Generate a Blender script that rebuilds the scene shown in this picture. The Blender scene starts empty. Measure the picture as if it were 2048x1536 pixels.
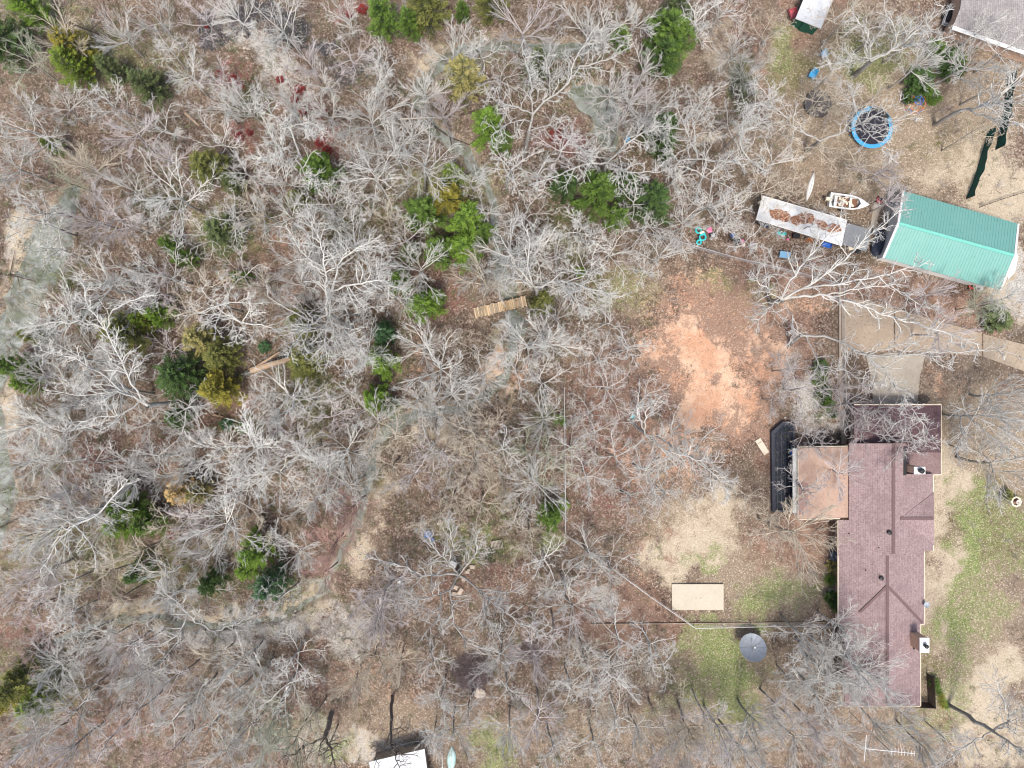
import bpy, math, random
import numpy as np
from mathutils import Vector, Matrix
R = math.radians
random.seed(7); rng = np.random.default_rng(7)
S = bpy.context.scene
C = S.collection
# ---------------------------------------------------------------- camera, sky, sun, exposure
CAMH = 79.0; PPM = 18.0
cd = bpy.data.cameras.new("camera"); cam = bpy.data.objects.new("camera", cd); C.objects.link(cam)
cam.location = (0, 0, CAMH); cam.rotation_euler = (0, 0, 0)
cd.sensor_width = 36; cd.lens = 36 * CAMH * PPM / 2048.0
cd.clip_start = 1; cd.clip_end = 3000
S.camera = cam
w = bpy.data.worlds.new("World"); S.world = w; w.use_nodes = True
nt = w.node_tree; nt.nodes.clear()
sky = nt.nodes.new('ShaderNodeTexSky'); sky.sky_type = 'NISHITA'; sky.sun_disc = False
SUN_EL, SUN_AZ = 66, 182     # azimuth clockwise from +Y (top of the photograph)
sky.sun_elevation = R(SUN_EL); sky.sun_rotation = R(SUN_AZ); sky.air_density = 1.0; sky.dust_density = 4.0; sky.ozone_density = 1.0
bg = nt.nodes.new('ShaderNodeBackground'); bg.inputs[1].default_value = 0.12
out = nt.nodes.new('ShaderNodeOutputWorld')
nt.links.new(sky.outputs[0], bg.inputs[0]); nt.links.new(bg.outputs[0], out.inputs[0])
sl = bpy.data.lights.new("sun", 'SUN'); sl.energy = 2.2; sl.angle = R(12); sl.color = (1.0, 0.95, 0.88)
so = bpy.data.objects.new("sun", sl); C.objects.link(so)
sd = Vector((math.sin(R(SUN_AZ)) * math.cos(R(SUN_EL)), math.cos(R(SUN_AZ)) * math.cos(R(SUN_EL)), math.sin(R(SUN_EL))))
so.rotation_euler = sd.to_track_quat('Z', 'Y').to_euler()
S.view_settings.view_transform = 'Standard'; S.view_settings.look = 'None'
S.view_settings.exposure = 0.72; S.view_settings.gamma = 1; S.cycles.filter_width = 1.1
# ---------------------------------------------------------------- helpers
def W(px, py, h=0.0):
    k = (CAMH - h) / CAMH / PPM
    return Vector(((px - 1024) * k, (768 - py) * k, h))
def PX(x, y, z):
    k = PPM * CAMH / (CAMH - z)
    return 1024 + x * k, 768 - y * k
def raw_mesh(name, v, faces_n, idx, mat=None, col=None, smooth=False, col_name='tone'):
    """v (N,3) float, faces all with faces_n corners, idx flat int array"""
    me = bpy.data.meshes.new(name)
    v = np.asarray(v, dtype=np.float32); idx = np.asarray(idx, dtype=np.int32).ravel()
    me.vertices.add(len(v)); me.vertices.foreach_set('co', v.ravel())
    nf = len(idx) // faces_n
    me.loops.add(len(idx)); me.loops.foreach_set('vertex_index', idx)
    me.polygons.add(nf); me.polygons.foreach_set('loop_start', np.arange(nf, dtype=np.int32) * faces_n)
    if smooth: me.polygons.foreach_set('use_smooth', np.ones(nf, dtype=bool))
    me.update(calc_edges=True)
    if col is not None:
        a = me.color_attributes.new(col_name, 'FLOAT_COLOR', 'POINT')
        c = np.ones((len(v), 4), dtype=np.float32); col = np.asarray(col); c[:, :col.shape[1]] = col
        a.data.foreach_set('color', c.ravel())
    if mat: me.materials.append(mat)
    return me
def link(name, me, parent=None, loc=None):
    o = bpy.data.objects.new(name, me); C.objects.link(o)
    if parent: o.parent = parent
    if loc is not None: o.location = loc
    return o
def tag(o, label=None, cat=None, group=None, kind=None):
    if label: o['label'] = label
    if cat: o['category'] = cat
    if group: o['group'] = group
    if kind: o['kind'] = kind
    return o
def thing(name, label, cat, loc=(0, 0, 0), rz=0, group=None):
    o = bpy.data.objects.new(name, None); C.objects.link(o); o.empty_display_size = 0.3
    o.location = loc; o.rotation_euler = (0, 0, rz)
    return tag(o, label, cat, group)
class MB:
    def __init__(s): s.v = []; s.f = []
    def add(s, vs, fs):
        b = len(s.v); s.v += [tuple(p) for p in vs]; s.f += [tuple(b + i for i in f) for f in fs]; return s
    def box(s, c, d, rz=0, tilt=None):
        m = Matrix.Rotation(rz, 3, 'Z')
        if tilt is not None: m = m @ Matrix.Rotation(tilt[1], 3, tilt[0])
        vs = [Vector(c) + m @ Vector((x * d[0] / 2, y * d[1] / 2, z * d[2] / 2)) for x in (-1, 1) for y in (-1, 1) for z in (-1, 1)]
        return s.add(vs, [(0, 1, 3, 2), (4, 6, 7, 5), (0, 4, 5, 1), (2, 3, 7, 6), (0, 2, 6, 4), (1, 5, 7, 3)])
    def prism(s, poly, z0, z1):
        n = len(poly)
        a = sum(poly[i][0] * poly[(i + 1) % n][1] - poly[(i + 1) % n][0] * poly[i][1] for i in range(n))
        if a < 0: poly = poly[::-1]
        vs = [(p[0], p[1], z0) for p in poly] + [(p[0], p[1], (p[2] if len(p) > 2 else z1)) for p in poly]
        return s.add(vs, [tuple(range(n))[::-1], tuple(range(n, 2 * n))] + [(i, (i + 1) % n, n + (i + 1) % n, n + i) for i in range(n)])
    def slab(s, top, t):
        """solid plate under an arbitrary planar 3D outline"""
        n = len(top)
        vs = [tuple(p) for p in top] + [(p[0], p[1], p[2] - t) for p in top]
        return s.add(vs, [tuple(range(n)), tuple(range(n, 2 * n))[::-1]] + [(i, n + i, n + (i + 1) % n, (i + 1) % n) for i in range(n)])
    def tube(s, pts, r, n=8, closed=False):
        pts = [Vector(p) for p in pts]; m = len(pts); rings = []
        for i, p in enumerate(pts):
            if closed: d = pts[(i + 1) % m] - pts[i - 1]
            else: d = pts[min(i + 1, m - 1)] - pts[max(i - 1, 0)]
            d.normalize()
            u = d.cross(Vector((0, 0, 1)))
            if u.length < 1e-3: u = Vector((1, 0, 0))
            u.normalize(); q = d.cross(u)
            rr = r[i] if isinstance(r, (list, tuple)) else r
            rings.append([p + (u * math.cos(2 * math.pi * k / n) + q * math.sin(2 * math.pi * k / n)) * rr for k in range(n)])
        vs = [v for ring in rings for v in ring]; fs = []
        for i in range(m if closed else m - 1):
            j = (i + 1) % m
            for k in range(n): fs.append((i * n + k, i * n + (k + 1) % n, j * n + (k + 1) % n, j * n + k))
        if not closed: fs += [tuple(range(n))[::-1], tuple(range((m - 1) * n, m * n))]
        return s.add(vs, fs)
    def lathe(s, prof, c=(0, 0, 0), n=24, sx=1, sy=1, cap=True):
        vs = []; fs = []; m = len(prof)
        for (r, z) in prof:
            for k in range(n):
                a = 2 * math.pi * k / n; vs.append((c[0] + r * math.cos(a) * sx, c[1] + r * math.sin(a) * sy, c[2] + z))
        for i in range(m - 1):
            for k in range(n): fs.append((i * n + k, i * n + (k + 1) % n, (i + 1) * n + (k + 1) % n, (i + 1) * n + k))
        if cap: fs += [tuple(range(n))[::-1], tuple(range((m - 1) * n, m * n))]
        return s.add(vs, fs)
    def cyl(s, c, r, h, n=20): return s.lathe([(r, 0), (r, h)], c, n)
    def blob(s, c, d, seed=0, n=10, amp=0.18):
        rr = random.Random(seed); vs = []; fs = []; m = 6
        for i in range(m + 1):
            t = math.pi * i / m
            for k in range(n):
                a = 2 * math.pi * k / n; q = 1 + rr.uniform(-amp, amp)
                vs.append((c[0] + d[0] / 2 * math.sin(t) * math.cos(a) * q, c[1] + d[1] / 2 * math.sin(t) * math.sin(a) * q, c[2] + d[2] / 2 * math.cos(t) * -q))
        for i in range(m):
            for k in range(n): fs.append((i * n + k, i * n + (k + 1) % n, (i + 1) * n + (k + 1) % n, (i + 1) * n + k))
        return s.add(vs, fs)
    def build(s, name, mat, parent=None, loc=None, bevel=0, smooth=False):
        me = bpy.data.meshes.new(name); me.from_pydata(s.v, [], s.f); me.materials.append(mat)
        if smooth: me.polygons.foreach_set('use_smooth', [True] * len(me.polygons))
        me.update(); o = link(name, me, parent, loc)
        if bevel:
            b = o.modifiers.new('bevel', 'BEVEL'); b.width = bevel; b.segments = 2; b.limit_method = 'ANGLE'
        return o
# ---------------------------------------------------------------- material toolkit
class NT:
    def __init__(s, name):
        s.m = bpy.data.materials.new(name); s.m.use_nodes = True; s.t = s.m.node_tree
        s.b = s.t.nodes['Principled BSDF']; s.b.inputs['Specular IOR Level'].default_value = 0.25
    def n(s, typ, **kw):
        o = s.t.nodes.new(typ)
        for k, v in kw.items(): setattr(o, k, v)
        return o
    def l(s, a, b): s.t.links.new(a, b)
    def val(s, x, sock):
        if hasattr(x, 'links'): s.l(x, sock)
        elif isinstance(x, (tuple, list)) and len(x) == 3 and sock.type == 'RGBA': sock.default_value = (*x, 1)
        else: sock.default_value = x
    def obj(s):
        return s.n('ShaderNodeTexCoord').outputs['Object']
    def noise(s, scale, detail=4, rough=0.6, vec=None, dist=0.0):
        n = s.n('ShaderNodeTexNoise'); n.inputs['Scale'].default_value = scale; n.inputs['Detail'].default_value = detail
        n.inputs['Roughness'].default_value = rough; n.inputs['Distortion'].default_value = dist
        s.l(vec or s.obj(), n.inputs['Vector']); return n.outputs['Fac']
    def math(s, op, a, b=None, c=None, clamp=False):
        m = s.n('ShaderNodeMath', operation=op); m.use_clamp = clamp; s.val(a, m.inputs[0])
        if b is not None: s.val(b, m.inputs[1])
        if c is not None: s.val(c, m.inputs[2])
        return m.outputs[0]
    def mix(s, f, a, b, blend='MIX'):
        m = s.n('ShaderNodeMix', data_type='RGBA', blend_type=blend); s.val(f, m.inputs[0]); s.val(a, m.inputs[6]); s.val(b, m.inputs[7]); return m.outputs[2]
    def ramp(s, f, stops, interp='LINEAR'):
        r = s.n('ShaderNodeValToRGB'); r.color_ramp.interpolation = interp; e = r.color_ramp.elements
        while len(e) < len(stops): e.new(0.5)
        for i, (p, c) in enumerate(stops): e[i].position = p; e[i].color = (*c, 1)
        s.l(f, r.inputs[0]); return r.outputs[0]
    def step(s, f, lo, hi):
        m = s.n('ShaderNodeMapRange'); m.interpolation_type = 'SMOOTHSTEP'; m.inputs[1].default_value = lo; m.inputs[2].default_value = hi; s.l(f, m.inputs[0]); return m.outputs[0]
    def bump(s, h, strength=0.3, dist=0.05):
        b = s.n('ShaderNodeBump'); b.inputs['Strength'].default_value = strength; b.inputs['Distance'].default_value = dist
        s.l(h, b.inputs['Height']); s.l(b.outputs[0], s.b.inputs['Normal'])
    def done(s, col, rough=0.8, metal=0.0):
        s.val(col, s.b.inputs['Base Color']); s.val(rough, s.b.inputs['Roughness']); s.b.inputs['Metallic'].default_value = metal
        return s.m
def worn(name, c, rough=0.6, var=0.25, scale=3.0, dirt=(0.12, 0.10, 0.08), dirt_amt=0.3, metal=0.0, spots=0.0):
    """painted / plastic / stone surface with mottling and dirt"""
    t = NT(name); n1 = t.noise(scale, 5, 0.65); n2 = t.noise(scale * 7, 3, 0.6)
    a = tuple(x * (1 - var) for x in c); b = tuple(min(1, x * (1 + var)) for x in c)
    col = t.mix(n1, a, b); d = t.math('MULTIPLY', t.step(n2, 0.5, 0.75), dirt_amt)
    col = t.mix(d, col, dirt)
    if spots:
        v = t.n('ShaderNodeTexVoronoi'); v.inputs['Scale'].default_value = 9; t.l(t.obj(), v.inputs['Vector'])
        col = t.mix(t.math('MULTIPLY', t.math('LESS_THAN', v.outputs['Distance'], 0.16), spots), col, (0.2, 0.10, 0.05))
    return t.done(col, rough, metal)
# bark: colour of the individual tree comes from the object's colour; limbs are paler than the trunk
def bark_mat():
    t = NT('bark'); oi = t.n('ShaderNodeObjectInfo'); at = t.n('ShaderNodeAttribute', attribute_name='tone')
    n = t.noise(2.2, 4, 0.7)
    base = t.mix(at.outputs['Fac'], (0.19, 0.17, 0.15), oi.outputs['Color'])
    base = t.mix(t.math('MULTIPLY', t.step(n, 0.42, 0.7), 0.45), base, (0.17, 0.16, 0.13))
    k = t.math('MULTIPLY_ADD', oi.outputs['Random'], 0.42, 0.74)
    base = t.mix(1.0, base, t.n('ShaderNodeCombineColor').outputs[0], 'MULTIPLY')
    cc = base.node.inputs[7].links[0].from_node
    for i in range(3): t.l(k, cc.inputs[i])
    return t.done(base, 0.85)
BARK = bark_mat()
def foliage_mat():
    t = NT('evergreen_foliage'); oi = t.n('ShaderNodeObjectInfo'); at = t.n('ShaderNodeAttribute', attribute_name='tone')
    dark = t.mix(1.0, oi.outputs['Color'], (0.26, 0.34, 0.30), 'MULTIPLY')  # dark end also stands for shade inside cedar crowns and gaps
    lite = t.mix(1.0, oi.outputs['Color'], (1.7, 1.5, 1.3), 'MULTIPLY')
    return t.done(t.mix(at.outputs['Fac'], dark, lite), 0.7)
FOLI = foliage_mat()
# ---------------------------------------------------------------- ground
def vnoise(x, y, s, seed):
    r = np.random.default_rng(seed); g = r.random((256, 256))
    u = x / s + 1000; v = y / s + 1000; i = np.floor(u).astype(int); j = np.floor(v).astype(int); a = u - i; b = v - j
    a = a * a * (3 - 2 * a); b = b * b * (3 - 2 * b); i0 = i % 256; i1 = (i + 1) % 256; j0 = j % 256; j1 = (j + 1) % 256
    return (g[i0, j0] * (1 - a) + g[i1, j0] * a) * (1 - b) + (g[i0, j1] * (1 - a) + g[i1, j1] * a) * b
CREEK = [(a, b, c * .45) for a, b, c in [(1200, 92, 10), (1110, 96, 22), (1050, 92, 26), (985, 84, 16), (915, 100, 14), (862, 140, 14), (840, 180, 20), (838, 222, 24), (862, 252, 18), (900, 278, 24), (930, 305, 26), (962, 345, 18),
         (985, 400, 12), (995, 470, 18), (1002, 540, 26), (1022, 600, 26), (1034, 650, 27), (1026, 700, 18), (1012, 750, 15), (975, 792, 20), (905, 822, 9), (830, 830, 16), (790, 845, 24), (752, 880, 10),
         (738, 940, 13), (728, 1000, 9), (700, 1080, 8), (650, 1175, 9), (600, 1215, 7), (540, 1240, 8), (430, 1258, 9), (300, 1240, 8), (215, 1245, 8), (100, 1290, 5)]]
CREEK2 = [(150, 380, 8), (118, 430, 26), (95, 480, 40), (78, 530, 40), (55, 575, 30), (28, 640, 34), (5, 700, 22), (-30, 800, 20), (-5, 900, 16), (5, 990, 18), (-20, 1100, 14)]
POND = [(1150, 180, 14), (1175, 190, 26), (1200, 205, 30), (1215, 238, 28), (1222, 268, 18), (1228, 290, 6)]
DITCH = [(1500, 60, 10), (1488, 120, 12), (1478, 175, 14), (1462, 215, 10), (1430, 250, 7), (1395, 280, 6)]
def chan(x, y, line):
    """signed 'inside' value: 1 at the centre of a channel, 0 at its edge, below 0 outside (in half widths)"""
    best = np.full(x.shape, -9.0); out = np.full(x.shape, -99.0)
    for (ax, ay, aw), (bx, by, bw) in zip(line[:-1], line[1:]):
        dx, dy = bx - ax, by - ay; L = dx * dx + dy * dy + 1e-6
        t = np.clip(((x - ax) * dx + (y - ay) * dy) / L, 0, 1)
        d = np.hypot(x - ax - t * dx, y - ay - t * dy); hw = (aw + (bw - aw) * t)
        out = np.maximum(out, hw - d)
    return out  # in px of margin
# layer, px, py, rx, ry, rot, strength
BLOBS = '''
clay 1370 680 45 60 0 .9
clay 1430 730 55 70 0 .9
soil 1470 660 90 50 30 1
soil 1340 800 30 60 0 .8
soil 1390 640 60 40 0 .8
soil 1530 780 36 60 10 .8
soil 1430 770 20 14 20 .9
soil 1480 830 50 14 -30 .8
clay 1400 810 60 55 20 .85
clay 1480 810 50 60 0 .8
clay 1525 690 28 50 0 1
clay 1310 700 28 60 0 .62
clay 1560 720 40 45 0 .6
clay 1420 610 80 50 0 .3
clay 1400 700 125 130 0 .46
clay 1380 560 60 40 0 .3
clay 820 745 60 60 0 .3
clay 1000 745 40 60 0 .5
clay 1245 1180 70 40 0 .2
clay 1890 620 60 30 0 .3
clay 1880 760 40 30 0 .3
clay 1330 900 120 60 0 .4
clay 1600 600 60 40 0 .3
clay 760 1360 120 50 0 .12
clay 740 1510 60 40 0 .2
soil 1440 620 110 60 0 1
soil 1520 640 50 60 0 .9
soil 1600 690 50 60 0 .85
soil 1320 740 40 120 0 .7
soil 1500 860 70 50 0 .8
soil 1620 560 160 40 15 .7
soil 1560 900 40 60 0 .6
soil 1600 1080 130 60 0 .6
soil 1240 1240 110 60 0 1
soil 1180 1210 70 40 0 .9
soil 1330 1100 60 20 0 .6
soil 1620 40 60 60 0 .6
soil 560 460 60 60 0 .7
soil 1870 600 140 40 15 .8
soil 500 560 80 60 0 .6
soil 440 820 100 40 0 .7
soil 1500 100 40 90 0 .5
soil 1820 1470 200 40 0 .35
soil 1900 470 60 40 0 .3
sand 1400 1090 70 45 0 1
sand 1350 1120 60 30 0 .9
sand 1440 1020 40 40 0 .8
sand 1390 1070 60 40 0 .6
sand 1975 1400 55 60 0 1
sand 1990 1480 80 50 0 1
sand 1930 1390 40 50 0 .8
sand 2010 1330 40 40 0 .8
sand 1900 960 40 60 0 .75
sand 1900 1120 50 60 0 .7
sand 1870 1020 30 100 0 .7
sand 1860 1200 30 90 0 .55
sand 2010 400 70 60 0 .9
sand 1970 340 60 70 0 .75
sand 1870 345 60 40 0 .5
sand 2030 560 40 80 0 .9
sand 855 150 30 40 -25 1
sand 870 120 25 20 -25 .8
sand 945 95 40 14 0 .9
sand 40 480 40 45 0 1
sand 38 520 22 60 0 1
sand 10 830 30 60 0 .8
sand 12 950 20 40 0 .6
sand 992 760 22 45 -20 1
sand 1000 690 20 60 0 .9
sand 1010 630 12 30 0 .8
sand 600 1225 60 24 0 1
sand 520 1245 80 26 0 1
sand 420 1245 80 34 0 .9
sand 300 1230 80 26 0 1
sand 225 1235 40 24 0 1
sand 300 1255 60 14 0 .9
sand 745 905 20 40 0 .8
sand 720 1090 26 50 -30 .8
sand 760 990 18 40 0 .5
sand 850 850 60 14 0 .5
sand 1410 265 30 18 -50 .8
sand 1440 100 26 60 -15 .5
sand 1460 60 20 40 0 .4
sand 720 1480 30 20 -20 .9
sand 750 1470 50 12 -10 .7
sand 960 370 10 60 -10 .6
sand 1620 790 40 40 0 .5
grass 1955 1060 28 55 20 1
grass 1935 1130 26 60 15 1
grass 1905 1235 30 50 10 .9
grass 1960 1200 60 60 0 .5
grass 1930 1290 36 40 0 .45
grass 2025 1040 34 40 0 .5
grass 2015 1110 36 40 0 .35
grass 1945 1000 26 40 0 .6
grass 1430 1290 50 30 0 .85
grass 1460 1340 50 50 0 .85
grass 1420 1345 40 40 0 .75
grass 1470 1410 50 60 0 .8
grass 1380 1270 40 20 0 .6
grass 1360 1390 40 40 0 .5
grass 1520 1215 60 25 0 .8
grass 1500 1225 26 12 0 1
grass 1560 1180 60 22 0 .6
grass 1400 1130 40 20 0 .6
grass 1580 95 30 40 0 .55
grass 1740 120 60 40 0 .4
grass 1800 90 60 40 0 .3
grass 1440 580 60 26 30 .5
grass 1510 610 26 40 0 .6
grass 950 1100 80 30 0 .45
grass 1100 1060 20 40 0 .9
grass 990 1510 50 40 0 .7
grass 1140 480 30 60 0 .4
grass 660 1500 40 30 0 .8
grass 620 1440 40 20 0 .4
grass 1255 600 60 40 0 .3
grass 1900 1380 30 60 0 .4
grass 1860 1440 80 40 0 .35
grass 60 30 60 60 0 .5
grass 200 110 80 60 0 .35
grass 640 800 60 60 0 .3
grass 880 380 90 60 0 .45
grass 440 470 70 60 0 .4
grass 60 1380 90 50 0 .5
grass 170 1110 160 60 0 .3
tan 1700 200 140 200 0 .8
tan 1880 260 160 140 0 .9
tan 1600 300 140 60 0 .6
tan 1560 120 60 120 0 .6
tan 1900 150 150 70 0 .7
tan 1980 900 100 120 0 .9
tan 1950 1250 100 200 0 1
tan 1860 1440 180 90 0 .8
tan 1540 1150 140 90 0 .9
tan 1400 1050 120 70 0 .8
soil 1230 800 90 160 0 .45
red 1220 900 110 160 0 .3
tan 1460 1380 150 140 0 .85
tan 1200 650 60 60 0 .3
tan 1260 560 60 40 0 .5
tan 1600 980 60 60 0 .4
tan 1950 800 100 60 0 .7
tan 760 1450 160 70 0 .5
tan 980 1480 100 60 0 .5
tan 1150 1480 200 60 0 .4
gravel 1620 790 44 42 0 .7
gravel 1592 745 26 40 0 .45
gravel 1640 850 50 18 0 .6
gravel 1800 590 60 20 0 .2
gravel 470 60 22 70 -30 .9
gravel 540 140 30 60 -30 .8
gravel 600 190 30 30 0 .6
gravel 1950 40 60 60 0 .3
gravel 430 1262 130 22 0 .8
gravel 560 1245 90 18 0 .7
gravel 740 920 24 40 0 .8
gravel 1430 275 20 12 -50 .8
gravel 700 1270 50 30 20 .6
gravel 1195 1190 34 14 20 .7
gravel 1790 440 40 60 0 .8
gravel 2040 560 30 60 0 .8
gravel 15 480 30 30 0 .4
gravel 760 1490 70 30 0 .5
gravel 620 1480 60 60 0 .3
gravel 1130 1180 40 30 0 .15
gravel 700 1240 60 30 0 .5
gravel 640 1180 30 20 0 .6
gravel 950 100 50 20 0 .7
black 560 58 60 34 12 1
black 480 55 50 16 -40 .9
black 500 40 60 22 30 .9
black 640 90 40 16 30 .8
black 420 60 34 40 -30 .7
black 700 150 60 30 30 .5
black 740 130 40 20 0 .5
black 1400 490 40 20 0 .3
black 1475 190 16 60 10 .6
black 1640 880 60 30 0 .5
black 1480 275 30 12 -50 .3
olive 1475 170 22 70 10 .8
olive 1180 240 60 20 40 .6
olive 960 110 70 26 0 .5
olive 740 960 24 60 0 .5
olive 640 1190 40 20 0 .8
olive 1880 1330 60 50 0 .4
olive 1740 110 90 60 0 .6
olive 1580 140 60 60 0 .5
olive 1900 300 120 60 0 .3
olive 250 1255 60 12 0 .8
olive 540 1250 50 12 0 .6
olive 730 440 120 90 0 .35
olive 300 130 110 60 0 .4
olive 380 1130 140 70 0 .35
olive 1200 570 80 26 0 .5
olive 1440 1330 130 90 0 .4
olive 1960 1060 100 120 0 .5
red 600 190 26 22 0 .9
red 470 170 20 40 -40 .9
red 430 150 14 14 0 .8
red 650 290 30 30 0 .7
red 640 270 20 60 -20 .6
red 480 270 40 26 0 .7
red 720 15 40 20 0 .7
red 590 210 50 26 10 0.33
red 1130 280 40 30 0 .7
red 1110 270 20 16 0 .8
red 330 1080 20 26 0 .6
red 60 1250 50 40 0 0.33
red 30 1280 60 40 0 0.28
red 240 1180 60 30 0 0.22
red 520 370 60 30 0 0.28
red 440 860 60 30 0 0.33
red 180 910 20 20 0 .6
red 900 590 40 40 0 .4
red 660 1060 60 60 0 0.25
red 230 700 60 30 0 0.22
red 970 1150 140 70 0 0.19
red 620 1340 60 90 0 0.22
red 200 1450 200 60 0 0.22
red 270 900 160 60 0 0.17
'''
LAY = ['clay', 'sand', 'grass', 'tan', 'gravel', 'black', 'soil', 'olive', 'red']
def build_ground():
    # slabs of fine grid in view, coarse outside
    def axis(lo, hi, step, far):
        a = list(np.arange(lo, hi + 1e-6, step)); e = 2.0; x = hi; y = lo
        up = []; dn = []
        while x < far: x += e; up.append(x); y2 = y - e; y = y2; dn.append(y); e *= 1.6
        return np.array(sorted(dn) + a + up)
    X = axis(-64, 64, 0.27, 900); Y = axis(-49, 49, 0.27, 900)
    gx, gy = np.meshgrid(X, Y, indexing='ij'); nx, ny = gx.shape
    px = 1024 + gx * PPM; py = 768 - gy * PPM
    wpx = px + (vnoise(px, py, 42, 1) - .5) * 60 + (vnoise(px, py, 15, 2) - .5) * 34
    wpy = py + (vnoise(px, py, 42, 3) - .5) * 60 + (vnoise(px, py, 15, 4) - .5) * 34
    M = {k: np.zeros_like(gx) for k in LAY}
    for ln in BLOBS.strip().splitlines():
        k, a, b, rx, ry, rot, st = ln.split(); a, b, rx, ry, rot, st = map(float, (a, b, rx, ry, rot, st))
        c, s_ = math.cos(R(rot)), math.sin(R(rot)); u = ((wpx - a) * c + (wpy - b) * s_) / rx; v = (-(wpx - a) * s_ + (wpy - b) * c) / ry
        d = np.sqrt(u * u + v * v); f = np.clip((1.6 - d) / 1.3, 0, 1); f = f * f * (3 - 2 * f) * st
        M[k] = np.maximum(M[k], f)
    # open lawn side is tan by default outside the wood
    z = (vnoise(gx, gy, 9, 11) - .5) * 0.16 + (vnoise(gx, gy, 2.1, 12) - .5) * 0.05
    cx = px + (vnoise(px, py, 22, 5) - .5) * 16; cy = py + (vnoise(px, py, 22, 6) - .5) * 16
    wet = np.maximum(np.maximum(chan(cx, cy, CREEK), chan(cx, cy, CREEK2)), chan(cx, cy, POND))
    t = np.clip((wet + 16) / 24, 0, 1); t = t * t * (3 - 2 * t); z = z * (1 - t) - 0.85 * t
    t2 = np.clip((chan(cx, cy, DITCH) + 10) / 18, 0, 1); z -= 0.45 * t2 * t2 * (3 - 2 * t2)
    # built-on land is level
    flat = np.clip((px - 1640) / 40, 0, 1) * np.clip((py - 560) / 40, 0, 1)
    z *= (1 - flat)
    M['sand'] = np.maximum(M['sand'], 0.42 * np.clip(1 - np.abs(wet + 3) / 16, 0, 1))
    v = np.stack([gx.ravel(), gy.ravel(), z.ravel()], 1)
    i = np.arange(nx - 1)[:, None] * ny + np.arange(ny - 1)[None, :]; i = i.ravel()
    idx = np.stack([i, i + ny, i + ny + 1, i + 1], 1)
    me = raw_mesh('ground', v, 4, idx, None, np.stack([M[k].ravel() for k in LAY[:4]], 1), True, 'm1')
    a = me.color_attributes.new('m2', 'FLOAT_COLOR', 'POINT'); a.data.foreach_set('color', np.stack([M[k].ravel() for k in LAY[4:8]], 1).astype(np.float32).ravel())
    a = me.color_attributes.new('m3', 'FLOAT_COLOR', 'POINT'); q = np.ones((len(v), 4), np.float32); q[:, 0] = M['red'].ravel(); a.data.foreach_set('color', q.ravel())
    t = NT('ground')
    o3 = t.obj(); big = t.noise(0.35, 5, 0.65, o3); mid = t.noise(2.3, 5, 0.72, o3); fine = t.noise(7.0, 3, 0.8, o3)
    def cells(scale):
        vo = t.n('ShaderNodeTexVoronoi'); vo.inputs['Scale'].default_value = scale; t.l(o3, vo.inputs['Vector'])
        sp = t.n('ShaderNodeSeparateColor'); t.l(vo.outputs['Color'], sp.inputs[0]); return sp.outputs[0], sp.outputs[1], vo.outputs['Distance']
    c1, c2, cdist = cells(5.5); d1, d2, ddist = cells(11.0)
    leaf = t.ramp(c1, [(0, (.03, .02, .015)), (.3, (.085, .053, .036)), (.62, (.15, .098, .07)), (.85, (.28, .20, .15)), (1, (.58, .48, .40))])
    leaf2 = t.ramp(d2, [(0, (.03, .022, .016)), (.4, (.105, .068, .05)), (.8, (.20, .14, .105)), (1, (.48, .40, .33))])
    litter = t.mix(0.5, leaf, leaf2)
    litter = t.mix(t.math('MULTIPLY', t.step(big, .38, .62), .6), litter, t.mix(0.55, litter, (.25, .20, .14)))
    litter = t.mix(t.math('MULTIPLY', t.step(t.noise(.22, 6, .7, o3), .45, .64), .8), litter, t.mix(0.6, litter, (.05, .045, .028)))
    litter = t.mix(t.math('MULTIPLY', t.step(mid, .5, .72), .45), litter, (.085, .055, .042))
    def lay(base, attr, ch, col, k=0.75, sh=.16, n=None):
        at = t.n('ShaderNodeAttribute', attribute_name=attr)
        if ch == 'A': f = at.outputs['Alpha']
        else:
            sp = t.n('ShaderNodeSeparateColor'); t.l(at.outputs['Color'], sp.inputs[0]); f = sp.outputs[{'R': 0, 'G': 1, 'B': 2}[ch]]
        g = t.math('ADD', t.math('MULTIPLY', f, 1.25), t.math('MULTIPLY', t.math('SUBTRACT', n if n is not None else mx, 0.5), k))
        return t.mix(t.math('MULTIPLY', t.step(g, .5 - sh, .5 + sh), t.step(f, .02, .12)), base, col)
    mx = t.math('ADD', t.math('MULTIPLY', mid, .5), t.math('MULTIPLY', fine, .5))
    patch = t.noise(1.0, 6, .75, o3)
    mx = t.math('MULTIPLY_ADD', t.math('SUBTRACT', t.math('ADD', t.math('MULTIPLY', mx, .6), t.math('MULTIPLY', patch, .4)), .5), 3.4, .5)
    mx2 = t.math('MULTIPLY_ADD', t.math('SUBTRACT', t.noise(.7, 7, .75, t.n('ShaderNodeTexCoord').outputs['Object'], .6), .5), 2.4, .34)
    straw = t.ramp(d1, [(0, (.14, .10, .06)), (.35, (.235, .185, .125)), (.7, (.34, .28, .20)), (1, (.56, .48, .38))])
    col = lay(litter, 'm1', 'A', t.mix(t.step(mid, .3, .7), straw, (.25, .195, .14)), 1.6, .5)
    col = lay(col, 'm2', 'B', t.mix(c1, (.085, .05, .036), (.24, .15, .11)), 1.3, .45)
    col = lay(col, 'm3', 'R', t.mix(d1, (.12, .05, .04), (.30, .155, .125)), 1.6, .5)
    col = lay(col, 'm2', 'A', t.mix(d1, (.075, .075, .028), (.22, .20, .09)), 1.1, .3)
    col = lay(col, 'm1', 'G', t.mix(t.step(mid, .35, .7), t.mix(d1, (.38, .315, .225), (.55, .475, .365)), (.41, .345, .25)), 1.5, .5)
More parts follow.
